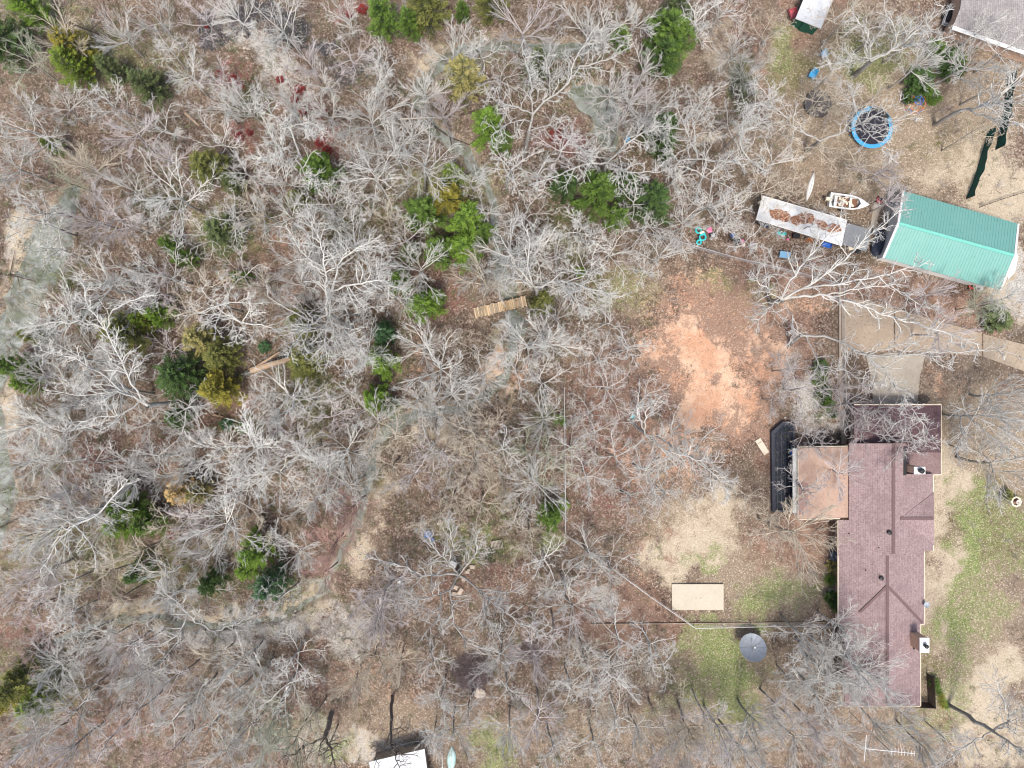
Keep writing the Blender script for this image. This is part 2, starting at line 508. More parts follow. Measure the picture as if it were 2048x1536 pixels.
    col = lay(col, 'm1', 'B', t.mix(t.step(fine, .42, .62), t.mix(d1, (.075, .125, .03), (.21, .29, .07)), t.mix(d1, (.17, .17, .08), (.40, .36, .22))), 2.0, .7)
    col = lay(col, 'm1', 'R', t.mix(t.step(big, .4, .62), t.mix(mid, (.40, .21, .13), (.60, .36, .23)), t.mix(fine, (.50, .32, .21), (.72, .50, .36))), 1.35, .3)
    col = lay(col, 'm2', 'B', t.mix(t.step(fine, .3, .7), (.20, .125, .09), (.33, .22, .16)), 2.2, .5, n=mx2)
    col = lay(col, 'm2', 'R', t.mix(d2, (.20, .19, .17), (.60, .58, .54)), 1.5, .45)
    col = lay(col, 'm2', 'G', t.mix(d1, (.03, .03, .032), (.11, .105, .105)), 1.0, .3)
    # single pale and dark leaves lying on everything
    col = t.mix(t.math('MULTIPLY', t.math('GREATER_THAN', d1, .93), .55), col, (.56, .47, .40))
    col = t.mix(t.math('MULTIPLY', t.math('MULTIPLY', t.math('GREATER_THAN', d2, .86), t.step(patch, .42, .6)), .55), col, (.10, .065, .05))
    col = t.mix(t.math('MULTIPLY', t.step(t.noise(1.6, 6, .8, o3, .8), .56, .68), .45), col, (.15, .10, .075))
    t.bump(t.math('ADD', t.math('MULTIPLY', fine, .6), d1), .5, .06)
    me.materials.append(t.done(col, .92))
    tag(link('ground', me), kind='structure')
    # one water sheet under the land: it shows only where creek, pool and pond are cut below it
    t = NT('creek_water'); n = t.noise(.5, 5, .6, dist=1.5); n2 = t.noise(2.5, 5, .7)
    col = t.mix(t.step(n, .35, .65), (.15, .16, .115), (.29, .31, .285)); col = t.mix(t.math('MULTIPLY', t.step(n2, .5, .7), .5), col, (.15, .15, .10))
    t.b.inputs['Specular IOR Level'].default_value = .5; t.bump(t.noise(9, 2), .12, .02)
    m = t.done(col, .12)
    mb = MB(); a = W(-160, 30); b = W(1300, 1400)
    mb.add([(a.x, b.y, -.50), (b.x, b.y, -.50), (b.x, a.y, -.50), (a.x, a.y, -.50)], [(0, 1, 2, 3)]); tag(mb.build('creek_water', m), kind='structure')
build_ground()# ---------------------------------------------------------------- bare trees
def rv(r, s): return (r.gauss(0, s), r.gauss(0, s), r.gauss(0, s))
def nrm(a):
    l = math.sqrt(a[0] * a[0] + a[1] * a[1] + a[2] * a[2]) or 1; return (a[0] / l, a[1] / l, a[2] / l)
def walk(r, p, d, L, n, wob, up):
    pts = [p]; st = L / n
    for _ in range(n):
        g = rv(r, wob); d = nrm((d[0] + g[0], d[1] + g[1], d[2] + g[2] * .6 + up)); p = (p[0] + d[0] * st, p[1] + d[1] * st, p[2] + d[2] * st); pts.append(p)
    return pts
class Segs:
    def __init__(s): s.a = []
    def path(s, pts, r0, r1, t0, t1):
        n = len(pts) - 1
        for i in range(n):
            f0 = i / n; f1 = (i + 1) / n; s.a.append((*pts[i], *pts[i + 1], r0 + (r1 - r0) * f0, r0 + (r1 - r0) * f1, t0 + (t1 - t0) * f0, t0 + (t1 - t0) * f1))
    def mesh(s, name, sides=3, mat=None, mx=None):
        a = np.array(s.a, dtype=np.float64)
        p0, p1, r0, r1, t0, t1 = a[:, :3], a[:, 3:6], a[:, 6], a[:, 7], a[:, 8], a[:, 9]
        d = p1 - p0; d /= np.maximum(np.linalg.norm(d, axis=1, keepdims=True), 1e-9)
        ref = np.where(np.abs(d[:, 2:3]) > .9, np.array([[1., 0, 0]]), np.array([[0, 0, 1.]]))
        u = np.cross(d, ref); u /= np.linalg.norm(u, axis=1, keepdims=True); q = np.cross(d, u)
        # run each piece a little past its joint so bends stay closed
        p1 = p1 + d * (r1[:, None] * .5); vs = []; tt = []
        for pp, rr, t in ((p0, r0, t0), (p1, r1, t1)):
            for k in range(sides):
                an = 2 * math.pi * k / sides; vs.append(pp + (u * math.cos(an) + q * math.sin(an)) * rr[:, None]); tt.append(t)
        v = np.stack(vs, 1); t = np.stack(tt, 1); n = len(a); b = np.arange(n)[:, None] * (2 * sides)
        f = np.concatenate([np.stack([b[:, 0] + k, b[:, 0] + (k + 1) % sides, b[:, 0] + sides + (k + 1) % sides, b[:, 0] + sides + k], 1) for k in range(sides)], 0)
        t = t.reshape(-1); return raw_mesh(name, v.reshape(-1, 3), 4, f, mat or BARK, np.stack([t, t, t], 1), sides > 4)
def side(r, d, ang):
    """direction leaving d at angle ang"""
    ax = nrm((r.gauss(0, 1), r.gauss(0, 1), r.gauss(0, .55))); dot = ax[0] * d[0] + ax[1] * d[1] + ax[2] * d[2]
    ax = nrm((ax[0] - dot * d[0], ax[1] - dot * d[1], ax[2] - dot * d[2])); c, s = math.cos(ang), math.sin(ang)
    return (d[0] * c + ax[0] * s, d[1] * c + ax[1] * s, d[2] * c + ax[2] * s)
def ramify(r, seg, pts, L, rad, lev, prm, fine):
    """children along a branch"""
    n = len(pts) - 1; cnt = prm['n'][lev] * (0.7 + .6 * r.random()); cnt = int(cnt) + (r.random() < cnt % 1)
    for k in range(cnt):
        f = prm['s0'] + (1 - prm['s0']) * (k + r.random()) / cnt; x = f * n; i = min(int(x), n - 1); u = x - i
        p = tuple(pts[i][j] + (pts[i + 1][j] - pts[i][j]) * u for j in range(3)); d = nrm(tuple(pts[i + 1][j] - pts[i][j] for j in range(3)))
        cl = L * prm['l'][lev] * (1.15 - .65 * f) * r.uniform(.65, 1.25)
        if cl < .22: cl = .22
        d = side(r, d, R(r.uniform(*prm['ang'])))
        segn = prm['seg'][lev]; cp = walk(r, p, d, cl, segn, prm['wob'], prm['up'])
        cr = max(rad * (1 - .55 * f) * .55, prm['rmin'][lev]); dest = seg if lev == 0 else fine
        dest.path(cp, cr, max(cr * .5, prm['rmin'][-1] * .8), .75 + .12 * lev, min(1, .9 + .1 * lev))
        if lev + 1 < len(prm['n']): ramify(r, seg, cp, cl, cr, lev + 1, prm, fine)
P_OAK = dict(n=[7, 5.0, 2.3], l=[.52, .58, .72], seg=[6, 4, 3], ang=(24, 55), wob=.13, up=.02, rmin=[.034, .0235, .0145, .012], s0=.16)
P_FINE = dict(n=[8, 5.2, 2.1], l=[.5, .55, .7], seg=[5, 3, 2], ang=(16, 38), wob=.08, up=.03, rmin=[.032, .0215, .014, .012], s0=.12)
P_OPEN = dict(n=[6.5, 4.7, 2.1], l=[.5, .55, .72], seg=[7, 5, 3], ang=(28, 65), wob=.2, up=.0, rmin=[.036, .0245, .015, .012], s0=.2)
def gen_tree(seed, style):
    """nominal 13 m high with a crown about 4.2 m in radius"""
    r = random.Random(seed); tr = Segs(); fi = Segs(); prm = {'oak': P_OAK, 'fine': P_FINE, 'open': P_OPEN}[style]
    hf = {'oak': r.uniform(5.5, 7.5), 'fine': r.uniform(5.5, 7.5), 'open': r.uniform(6, 8)}[style]
    base = walk(r, (0, 0, -.5), (0, 0, 1), hf + .5, 6, .05, .06); tr.path(base, .18, .13, 0.1, .6)
    nl = {'oak': r.randint(5, 7), 'fine': r.randint(7, 9), 'open': r.randint(4, 6)}[style]; a0 = r.random() * 6.28
    for k in range(nl):
        a = a0 + 6.283 * k / nl + r.uniform(-.4, .4); el = R(r.uniform(*{'oak': (22, 60), 'fine': (22, 62), 'open': (10, 50)}[style]))
        j = len(base) - 1 - (k % 3 if k > 1 else 0); st = base[j]
        d = (math.cos(a) * math.cos(el), math.sin(a) * math.cos(el), math.sin(el)); L = (13 - hf) * r.uniform(.72, 1.02)
        lp = walk(r, st, d, L, 8, prm['wob'] * .8, .0 if style == 'open' else .015); tr.path(lp, .085, .024, .6, .95)
        ramify(r, tr, lp, L, .095, 0, prm, fi)
    lp = walk(r, base[-1], (0, 0, 1), (13 - hf) * .9, 8, .14, .04); tr.path(lp, .1, .026, .6, .95); ramify(r, tr, lp, (13 - hf) * .8, .1, 0, prm, fi)
    return tr, fi
VAR = []
for i, st in enumerate(['oak', 'fine', 'open'] * 6 + ['oak', 'fine', 'open', 'open']):
    tr, fi = gen_tree(100 + i, st); VAR.append((tr.mesh('trunk_mesh', 5), fi.mesh('twig_mesh', 3), st))
TONES = {'white': (.72, .715, .675), 'silver': (.66, .65, .615), 'lavender': (.64, .59, .585), 'dim': (.46, .43, .42), 'tan': (.60, .53, .42), 'rosy': (.50, .36, .32), 'mossy': (.50, .53, .40), 'dark': (.13, .105, .09), 'pink': (.52, .32, .28)}
TREES = []   # (root, crown px, py, radius px, tone, size, kind)
def put_tree(px, py, rad, tone, style=None, H=None, seed=None):
    r = random.Random(int(px * 7 + py * 13)) ; st = style or r.choice(['oak', 'oak', 'fine', 'open'])
    H = H or min(12, max(4.2, 3.9 + rad * .09 + r.uniform(-1.0, 1.0))); hc = H * .78
    c = W(px, py, hc); rm = rad / PPM * (CAMH - hc) / CAMH
    tm, fm, _ = r.choice([v for v in VAR if v[2] == st])
    root = thing('bare_tree', None, 'tree', (c.x, c.y, 0), r.random() * 6.28); k = rm / 4.3; root.scale = (k * r.uniform(.93, 1.07), k * r.uniform(.93, 1.07), H / 13)
    col = TONES[tone]; j = 1 + r.uniform(-.1, .1)
    for nm, me in (('trunk', tm), ('crown', fm)):
        o = link(nm, me, root); o.color = (*[min(1, x * j) for x in col], 1)
    TREES.append([root, px, py, rad, tone]); return root
# crowns read off the photograph: px, py, radius, tone, style (o/f/n)
CROWNS = '''
110 60 62 tan f|40 110 50 mossy o|40 250 72 white o|20 330 60 silver o|100 205 50 silver o|225 60 50 silver f|330 95 48 silver n|300 25 50 white o|560 45 66 white o|455 20 48 white f|610 115 40 lavender f
400 25 46 lavender n|300 235 52 white n|220 190 55 white n|370 150 45 white f|430 205 52 white o|480 205 44 white f|570 205 50 white f|535 285 70 white o|600 235 40 white o|245 265 52 lavender f|420 275 48 white n
335 385 72 white o|245 375 56 white f|55 400 64 white n|160 330 60 tan f|110 350 50 mossy o|330 315 40 lavender f|440 150 40 lavender o|690 20 40 white o|700 100 44 lavender n|760 100 44 silver n|640 150 40 white o
730 220 70 white f|650 215 44 silver f|770 150 44 white n|690 300 56 white o|780 290 66 white o|830 330 72 white o|740 340 60 white o|820 250 46 silver f|850 180 46 white f|900 90 52 white f|960 80 46 white n
890 225 52 lavender f|1050 30 66 lavender f|1110 130 60 silver o|1000 150 50 silver n|1180 60 64 white f|1225 40 60 white o|1275 25 44 white f|1390 30 56 white n|1450 10 46 silver o|1290 130 44 silver f|1270 180 60 lavender f
1230 170 44 silver f|1300 220 62 white o|1245 240 50 silver f|1400 200 60 white n|1340 260 46 silver n|1430 330 66 white n|1360 350 56 white n|1420 400 70 white n|1380 440 50 white f|1470 420 56 white n|1130 290 56 lavender n
1190 300 50 white n|1010 330 66 white n|940 350 40 silver o|1080 350 52 white n|1050 430 60 silver n|1160 440 56 white n|970 420 40 white n|1510 130 50 silver f|1530 200 62 white n|1480 90 44 silver f|1490 250 56 white n|1550 60 50 tan n
640 400 60 white o|560 420 50 white f|720 400 56 silver n|620 480 76 white o|700 500 70 white o|660 440 56 white o|740 560 66 white o|590 530 52 silver f|790 590 56 silver o|810 470 56 silver n|840 540 56 white f|770 430 44 tan n
650 660 92 white o|700 620 72 white o|600 620 44 lavender n|720 700 60 white o|600 570 44 silver f|560 350 48 white f|490 340 46 silver o|450 430 60 silver n|400 460 50 white n|480 400 44 tan n|520 420 50 silver f
160 430 60 lavender f|230 440 60 lavender f|290 440 50 silver n|100 500 56 silver n|60 440 60 white n|180 570 70 white f|110 640 70 white f|60 610 50 tan n|250 600 56 white f|310 545 66 white o|300 580 50 lavender o|400 560 56 tan n
430 610 70 white n|480 640 60 white n|360 620 44 tan n|520 570 52 tan f|470 540 48 silver n|160 720 76 white f|90 700 60 white f|220 790 80 white f|130 800 60 white f|230 720 50 white o|50 760 50 silver o|40 850 66 white f|110 870 70 white f
320 700 44 lavender n|350 820 56 white n|280 850 44 silver n|390 790 30 silver n|560 790 76 white o|540 830 60 white o|610 800 46 silver n|660 830 48 lavender n|700 830 40 silver n|750 830 52 silver f|690 780 40 silver n
870 740 78 white f|900 790 60 white f|840 700 50 silver f|940 700 50 tan n|960 750 44 silver f|1060 700 70 white f|1035 745 56 silver o|1100 690 60 white f|1020 660 40 silver f|1090 770 56 silver n|990 850 56 tan n|940 870 60 tan n
970 570 60 tan f|1010 500 72 white f|1060 480 56 white n|960 540 50 silver f|1075 505 60 white o|1150 580 60 white n|1190 540 60 white n|1230 500 52 white n|1120 510 52 silver n|1180 470 52 silver n|1120 630 50 silver n
1300 440 56 white n|1330 500 60 silver n|1290 530 40 silver n|1270 400 50 white n|1220 640 50 silver n|1260 700 48 silver n|1200 720 44 silver n|1220 780 48 silver n|1160 680 44 silver n|1190 830 50 silver n|1090 840 52 silver f|1050 900 56 mossy f
1300 800 46 white n|1345 885 62 white n|1400 920 66 white n|1290 945 66 white n|1230 920 56 silver n|1180 960 56 silver n|1260 1000 56 silver n|1340 990 52 silver n|1200 870 44 silver n|1150 900 46 silver n|1430 960 40 silver n
900 890 50 tan f|940 930 76 tan o|1000 960 56 tan f|900 1000 50 tan n|850 900 56 lavender n|820 960 56 lavender n|780 930 50 tan n|1060 970 70 silver f|1040 1020 50 silver n|1100 920 50 mossy n|680 920 60 white f|640 950 76 white o|600 900 60 silver f
700 970 50 white f|620 1000 50 white f|560 870 44 lavender f|490 900 76 white o|470 960 56 white f|540 950 60 white o|420 900 56 silver f|380 880 50 silver f|300 920 60 silver n|240 950 60 silver f|310 960 56 white f|360 930 44 silver f
170 930 50 silver n|90 930 60 white f|40 920 56 white f|130 990 56 lavender f|190 1020 70 white f|110 1050 76 white f|70 1080 56 white f|60 1000 50 tan n|260 1110 60 tan n|320 1060 44 tan n|360 1040 48 lavender n|430 1010 60 white n|440 1060 66 white f
370 1080 50 lavender f|400 1110 50 silver f|490 1080 44 tan n|540 1090 40 silver n|600 1110 48 silver f|560 1200 56 white n|500 1210 48 silver n|310 1160 50 white f|330 1190 52 white f|390 1200 40 silver n|200 1160 56 tan n|100 1180 66 silver n
60 1150 56 lavender f|40 1230 60 lavender n|120 1240 60 silver n|140 1290 66 white n|60 1300 56 rosy n|210 1210 50 tan n|200 1290 48 white f|80 1350 56 white f|130 1330 40 white n|50 1440 50 silver f|110 1440 70 silver f|150 1400 50 white n
230 1310 60 lavender f|260 1370 70 silver f|300 1330 56 white f|340 1370 60 lavender f|270 1300 44 lavender n|370 1410 60 silver f|420 1330 50 tan f|470 1340 60 silver f|500 1370 60 white f|460 1400 56 silver f|570 1330 60 silver n|560 1390 60 white n
540 1440 56 mossy f|480 1480 60 silver f|400 1480 60 silver n|330 1460 60 silver n|260 1440 56 lavender n|200 1490 60 lavender n|130 1510 60 lavender f|50 1510 60 lavender f|20 1180 40 silver n|580 1490 66 mossy f|620 1450 50 tan n|640 1520 50 tan n
860 835 60 silver f|800 880 60 tan n|930 800 50 silver n|830 800 46 white f|900 930 60 silver n|1000 900 62 silver n|960 1010 60 tan n|870 1050 50 tan n|1140 1230 60 silver f|1000 1330 50 silver f|1180 1360 66 silver n|1350 1500 60 lavender f|1480 1510 60 silver f|1750 1370 70 silver f|1680 1370 80 white n|1420 1440 50 silver n|330 1520 48 rosy n|430 1520 48 silver f|520 1520 48 silver f|20 1080 48 silver n|760 1200 66 lavender f|740 1250 56 lavender f|800 1170 40 silver f|730 1330 60 tan f|790 1340 44 tan f|700 1370 40 tan f|850 1340 50 silver n|880 1400 52 silver n
940 1430 50 silver n|900 1470 52 silver f|860 1500 44 silver n|1010 1390 50 silver n|1090 1130 60 silver n|1130 1180 56 silver n|1060 1070 46 tan n|1180 1120 50 silver f|1230 1150 50 silver n|1110 1270 56 lavender n|1060 1320 56 lavender f|1170 1320 60 tan n
1250 1300 66 silver n|1310 1300 56 silver n|1230 1360 60 silver n|1290 1350 50 tan n|1330 1340 44 silver n|1140 1390 60 silver n|1190 1430 50 tan n|1080 1440 60 lavender f|1020 1470 50 silver f|1240 1450 56 silver n|1280 1480 56 silver f|1190 1500 56 white n
1320 1450 50 tan f|1100 1510 50 silver n|1390 1470 70 tan f|1450 1480 66 lavender f|1380 1520 50 silver f|1520 1460 62 silver f|1570 1440 60 lavender f|1600 1500 60 silver f|1530 1520 44 silver f|1640 1470 50 lavender f|1700 1490 44 silver f|1790 1480 60 silver f|1830 1450 40 silver f
1860 1500 52 silver f|1920 1500 40 silver n|1700 1340 96 silver o|1650 1330 70 silver o|1660 1410 84 white o|1740 1400 70 silver f|1620 1280 56 silver f|1700 1270 56 silver f|1590 1370 40 silver f|2000 835 90 silver f|2030 790 60 silver f
2010 930 74 silver f|1970 900 50 tan f|2020 600 48 silver f|1980 610 40 mossy f|1880 590 44 lavender f|1900 660 50 lavender f|1700 820 56 dim n|1780 830 70 dim n|1830 880 62 dim n|1760 870 50 dim n|1620 870 44 dim n
1640 900 44 dim n|1640 980 60 dim n|1600 1080 80 tan f|1560 1060 50 tan f|1500 1000 40 tan n|1690 940 46 lavender f|1620 780 56 dim n|1590 740 44 dim n|1560 800 40 dim n|1690 780 50 dim n
1700 30 60 tan n|1780 40 60 tan n|1840 60 56 silver n|1680 130 44 silver n|1650 190 40 tan n|1760 180 44 tan n|1700 180 40 tan n|1850 120 50 silver f|1940 120 56 silver f|2000 160 56 silver n|2030 90 50 silver n|1990 40 40 silver n|1960 260 40 tan n
1780 330 52 lavender f|1730 330 44 tan n|1650 290 44 tan n|1590 250 50 tan n|1560 310 46 white n|1540 370 50 tan n|1790 400 40 lavender f|1600 380 40 tan n|1500 480 44 silver n|1560 450 36 silver n|1640 440 36 silver n|1640 520 44 silver n|1560 540 50 silver n'''
kinds = {'o': 'oak', 'f': 'fine', 'n': 'open'}
CL = [e.split() for e in CROWNS.replace('\n', '|').split('|') if e.strip()]
CL.sort(key=lambda e: -float(e[2])); SMALL = CL[276:]
for a, b, rr, tone, st in CL[:276]: put_tree(float(a), float(b), float(rr), tone, kinds[st])
def small_trees():
    V = []; Q = []; T = []; K = []; n0 = 0
    for a, b, rr, tone, st in SMALL:
        px, py, rad = float(a), float(b), float(rr); r = random.Random(int(px * 7 + py * 13)); H = 3.9 + rad * .09 + r.uniform(-1, 1); hc = H * .78; c = W(px, py, hc); k = rad / PPM * (CAMH - hc) / CAMH / 4.3; an = r.random() * 6.28
        src = r.choice([v for v in VAR if v[2] == kinds[st]])
        for me in src[:2]:
            n = len(me.vertices); co = np.empty(n * 3, np.float32); me.vertices.foreach_get('co', co); co = co.reshape(-1, 3); x = co[:, 0] * k; y = co[:, 1] * k
            V.append(np.stack([x * math.cos(an) - y * math.sin(an) + c.x, x * math.sin(an) + y * math.cos(an) + c.y, co[:, 2] * H / 13], 1)); ix = np.empty(len(me.loops), np.int32); me.loops.foreach_get('vertex_index', ix); Q.append(ix + n0); n0 += n
            t = np.empty(n * 4, np.float32); me.color_attributes['tone'].data.foreach_get('color', t); T.append(t.reshape(-1, 4)[:, :1] * np.array(TONES[tone])[None] + (1 - t.reshape(-1, 4)[:, :1]) * np.array((.19, .17, .15))[None])
    t = NT('sapling_bark'); at = t.n('ShaderNodeAttribute', attribute_name='tone'); m = t.done(at.outputs['Color'], .85)
    tag(link('sapling_thicket', raw_mesh('sapling_thicket', np.concatenate(V), 4, np.concatenate(Q), m, np.concatenate(T))), 'small bare saplings filling gaps between the larger woodland trees', 'saplings', kind='stuff')
small_trees()
# big trees whose limbs can be followed in the photograph: limbs as (px, py) runs, heights rising from h0 to h1
def guided(label, tone, base, hf, fork, limbs, rt=.26, prm=P_OPEN, rl=.13):
    r = random.Random(int(base[0] * 3 + base[1])); b = W(*base, 0); root = thing('bare_tree', label, 'tree', b); tr = Segs(); fi = Segs()
    def loc(px, py, h): v = W(px, py, h) - b; return (v.x, v.y, v.z)
    f = loc(*fork, hf); n = 6; pts = [(f[0] * t + r.gauss(0, .05), f[1] * t + r.gauss(0, .05), -.4 + (f[2] + .4) * t) for t in [i / n for i in range(n + 1)]]; pts[-1] = f
    tr.path(pts, rt, rt * .8, .02, .5)
    known = [(fork[0], fork[1], f)]
    for (h0, h1, rad, P) in limbs:
        near = min(known, key=lambda q: (q[0] - P[0][0]) ** 2 + (q[1] - P[0][1]) ** 2); h0 = near[2][2]
        P = [near[2]] + [loc(x, y, h0 + (h1 - h0) * (i + 1) / (len(P) - 1)) for i, (x, y) in enumerate(P[1:])]; Q = []
        for i in range(len(P) - 1):
            m = max(2, int(math.dist(P[i], P[i + 1]) / .7))
            for k in range(m):
                t = k / m; q = [P[i][j] + (P[i + 1][j] - P[i][j]) * t for j in range(3)]
                if k: q = [q[0] + r.gauss(0, .09), q[1] + r.gauss(0, .09), q[2] + r.gauss(0, .07)]
                Q.append(tuple(q))
        Q.append(P[-1]); L = sum(math.dist(Q[i], Q[i + 1]) for i in range(len(Q) - 1)); tr.path(Q, rad * .85, .024, .55, 1); known += [(*PX(q[0] + b.x, q[1] + b.y, q[2]), q) for q in Q[:-3]]
        p2 = dict(prm); p2['n'] = [max(7, L * 1.9)] + list(prm['n'][1:]); p2['l'] = [min(.5, 2.3 / L)] + list(prm['l'][1:]); p2['s0'] = .2
        ramify(r, tr, Q, L, rad, 0, p2, fi)
    col = TONES[tone]
    for nm, me in (('trunk', tr.mesh('trunk_mesh', 6)), ('crown', fi.mesh('twig_mesh', 3))):
        o = link(nm, me, root); o.color = (*col, 1)
    return root
guided('tall white sycamore with long forked limbs left of the green pond', 'white', (1048, 318), 5, (1058, 262), [
    (5, 12, .15, [(1058, 262), (1066, 228), (1100, 195), (1138, 165), (1150, 120), (1180, 70), (1215, 20)]), (8, 12, .10, [(1120, 185), (1160, 132), (1215, 120), (1260, 95)]),
    (6, 11, .10, [(1064, 232), (1010, 208), (975, 195)]), (6, 11, .10, [(1062, 240), (1020, 245), (980, 275)]), (6, 12, .10, [(1068, 225), (1062, 165), (1045, 110)]), (6, 11, .09, [(1062, 255), (1100, 250), (1150, 290), (1190, 320)]), (8, 12, .08, [(1100, 195), (1100, 150), (1085, 110)])])
guided('huge spreading bare tree whose pale limbs fan out over scattered stone blocks', 'silver', (914, 1146), 3.5, (918, 1150), [
    (3.5, 10, .15, [(918, 1150), (880, 1150), (845, 1152), (800, 1132), (740, 1112)]), (4, 10, .13, [(916, 1148), (893, 1120), (868, 1095), (840, 1050)]), (4, 9.5, .10, [(900, 1125), (905, 1085), (895, 1040)]),
    (4, 10, .14, [(918, 1150), (900, 1180), (908, 1250), (935, 1285), (1010, 1310)]), (4, 11, .14, [(922, 1148), (955, 1178), (990, 1210), (1050, 1250), (1110, 1275)]), (6, 11, .10, [(957, 1182), (1010, 1185), (1050, 1180)]),
    (5, 10, .11, [(902, 1182), (860, 1195), (800, 1208)]), (6, 11, .09, [(890, 1195), (875, 1240), (850, 1265)]), (6, 11, .10, [(965, 1188), (970, 1235), (1000, 1270)]), (3.5, 9, .09, [(928, 1142), (950, 1110), (955, 1070)])], rt=.36)
guided('large grey oak reaching over the driveway from the red clay patch edge', 'silver', (1542, 606), 5, (1562, 600), [
    (5, 13, .17, [(1562, 600), (1640, 588), (1700, 603), (1790, 635), (1900, 668), (1960, 690)]), (5, 13, .15, [(1562, 600), (1620, 570), (1690, 520), (1740, 470), (1800, 420)]), (6, 13, .14, [(1600, 582), (1680, 568), (1780, 548), (1860, 520)]),
    (6, 12, .13, [(1562, 600), (1580, 560), (1640, 490), (1680, 440), (1690, 400)]), (5, 11, .09, [(1560, 600), (1520, 570), (1500, 540)]), (5, 10, .09, [(1560, 600), (1530, 620), (1515, 650)]), (5, 10, .09, [(1565, 602), (1585, 630), (1590, 680)]),
    (7, 13, .1, [(1650, 590), (1730, 575), (1780, 570), (1840, 610), (1880, 620)])], rt=.34, rl=.16)
guided('long limbed bare tree leaning from the clay patch over the maroon garage roof', 'silver', (1580, 690), 4, (1600, 672), [
    (4, 13, .15, [(1600, 672), (1660, 676), (1700, 692), (1745, 722), (1800, 780), (1850, 850), (1880, 900)]), (7, 13, .13, [(1735, 714), (1800, 712), (1880, 706), (1990, 700), (2040, 712)]), (7, 12, .09, [(1735, 714), (1790, 690), (1850, 680)]),
    (5, 11, .1, [(1610, 690), (1640, 735), (1700, 745), (1760, 770)]), (9, 13, .08, [(1800, 780), (1810, 850), (1830, 890)])], rt=.26)
guided('bare tree whose limbs spread over the blue rimmed trampoline', 'silver', (1612, 302), 4, (1640, 282), [
    (4, 11, .13, [(1640, 282), (1690, 262), (1722, 246), (1760, 225), (1800, 205)]), (6, 11, .09, [(1715, 250), (1745, 275), (1780, 305)]), (6, 11, .08, [(1715, 250), (1712, 215), (1700, 170)]), (6, 11, .08, [(1720, 250), (1760, 250), (1830, 235)]),
    (4, 11, .12, [(1632, 285), (1590, 255), (1550, 215), (1510, 160)]), (6, 11, .09, [(1550, 215), (1520, 205), (1480, 215)])], rt=.24)
guided('thick trunked grey tree leaning up right behind the small blue chairs', 'silver', (1708, 152), 5, (1742, 122), [
    (5, 13, .2, [(1742, 122), (1800, 90), (1850, 50), (1890, 10)]), (5, 12, .12, [(1735, 125), (1740, 95), (1730, 60), (1700, 20)]), (8, 12, .12, [(1800, 92), (1850, 85), (1910, 72)]), (7, 12, .1, [(1760, 112), (1700, 120), (1650, 130)]), (8, 12, .1, [(1790, 95), (1790, 60), (1770, 20)])], rt=.3)
guided('dark trunked tree slanting toward the top right edge above the green screens', 'silver', (1868, 250), 5, (1920, 222), [
    (5, 13, .17, [(1920, 222), (1960, 214), (2010, 205), (2070, 180)]), (7, 13, .12, [(1960, 214), (2000, 190), (2060, 130)]), (7, 12, .1, [(1940, 218), (1990, 240), (2040, 250)]), (7, 13, .12, [(1990, 205), (2040, 160), (2070, 90)])], rt=.24)
guided('bare tree with a long straight dark trunk slanting across pale sand at lower right', 'silver', (1895, 1408), 6, (1985, 1462), [
    (6, 12, .17, [(1985, 1462), (2020, 1485), (2060, 1510)]), (5, 12, .1, [(1975, 1455), (2016, 1445), (2008, 1400), (1990, 1360)]), (6, 12, .1, [(1985, 1462), (2030, 1440), (2070, 1420)]), (5, 11, .09, [(1970, 1470), (1930, 1495), (1880, 1530)])], rt=.24)
guided('dead dark tree forking on the brown lawn above the lower edge', 'dark', (664, 1424), 3, (650, 1475), [
    (3, 8, .15, [(650, 1475), (610, 1490), (590, 1510), (565, 1512)]), (3, 9, .17, [(650, 1475), (663, 1500), (675, 1545)]), (4, 8, .08, [(652, 1470), (640, 1495), (636, 1510)])], rt=.3, prm=dict(P_OPEN, n=[3, 2, 1]))
guided('dark upright trunk leaning above the white roofed cabin at bottom', 'dark', (783, 1392), 6, (782, 1462), [
    (6, 11, .16, [(782, 1462), (785, 1500), (800, 1540)]), (4, 8, .09, [(785, 1430), (800, 1455), (815, 1465)]), (6, 10, .08, [(782, 1462), (765, 1500), (750, 1520)])], rt=.2, prm=dict(P_OPEN, n=[4, 3, 2]))
guided('great white tree with long limbs curving up beside yellow green cedars at left', 'white', (385, 800), 7, (296, 812), [
    (7, 12, .15, [(296, 812), (262, 768), (238, 712), (212, 660), (180, 620), (160, 560)]), (9, 13, .12, [(212, 655), (160, 640), (100, 645), (50, 655)]), (7, 12, .14, [(290, 810), (240, 780), (200, 745), (150, 715), (80, 700)]),
    (7, 12, .12, [(285, 805), (240, 830), (190, 835), (130, 850)]), (9, 13, .1, [(212, 655), (225, 620), (270, 600), (310, 590)]), (8, 12, .1, [(275, 790), (220, 785), (150, 790), (90, 780)])], rt=.3)
guided('big white tree with a star shaped crown and limbs rising above centre left', 'white', (705, 655), 6, (655, 630), [
    (6, 13, .15, [(655, 630), (652, 585), (650, 540), (640, 480), (610, 430)]), (8, 13, .13, [(654, 590), (700, 570), (760, 560), (820, 590)]), (8, 13, .12, [(665, 580), (676, 530), (715, 495), (760, 480)]), (6, 12, .12, [(655, 630), (620, 650), (585, 690), (575, 715)]),
    (6, 12, .1, [(655, 630), (650, 680), (660, 730)]), (6, 12, .1, [(658, 630), (700, 670), (740, 720)]), (8, 13, .1, [(650, 540), (600, 500), (570, 450)]), (6, 12, .09, [(655, 632), (680, 690), (700, 745)])], rt=.3)
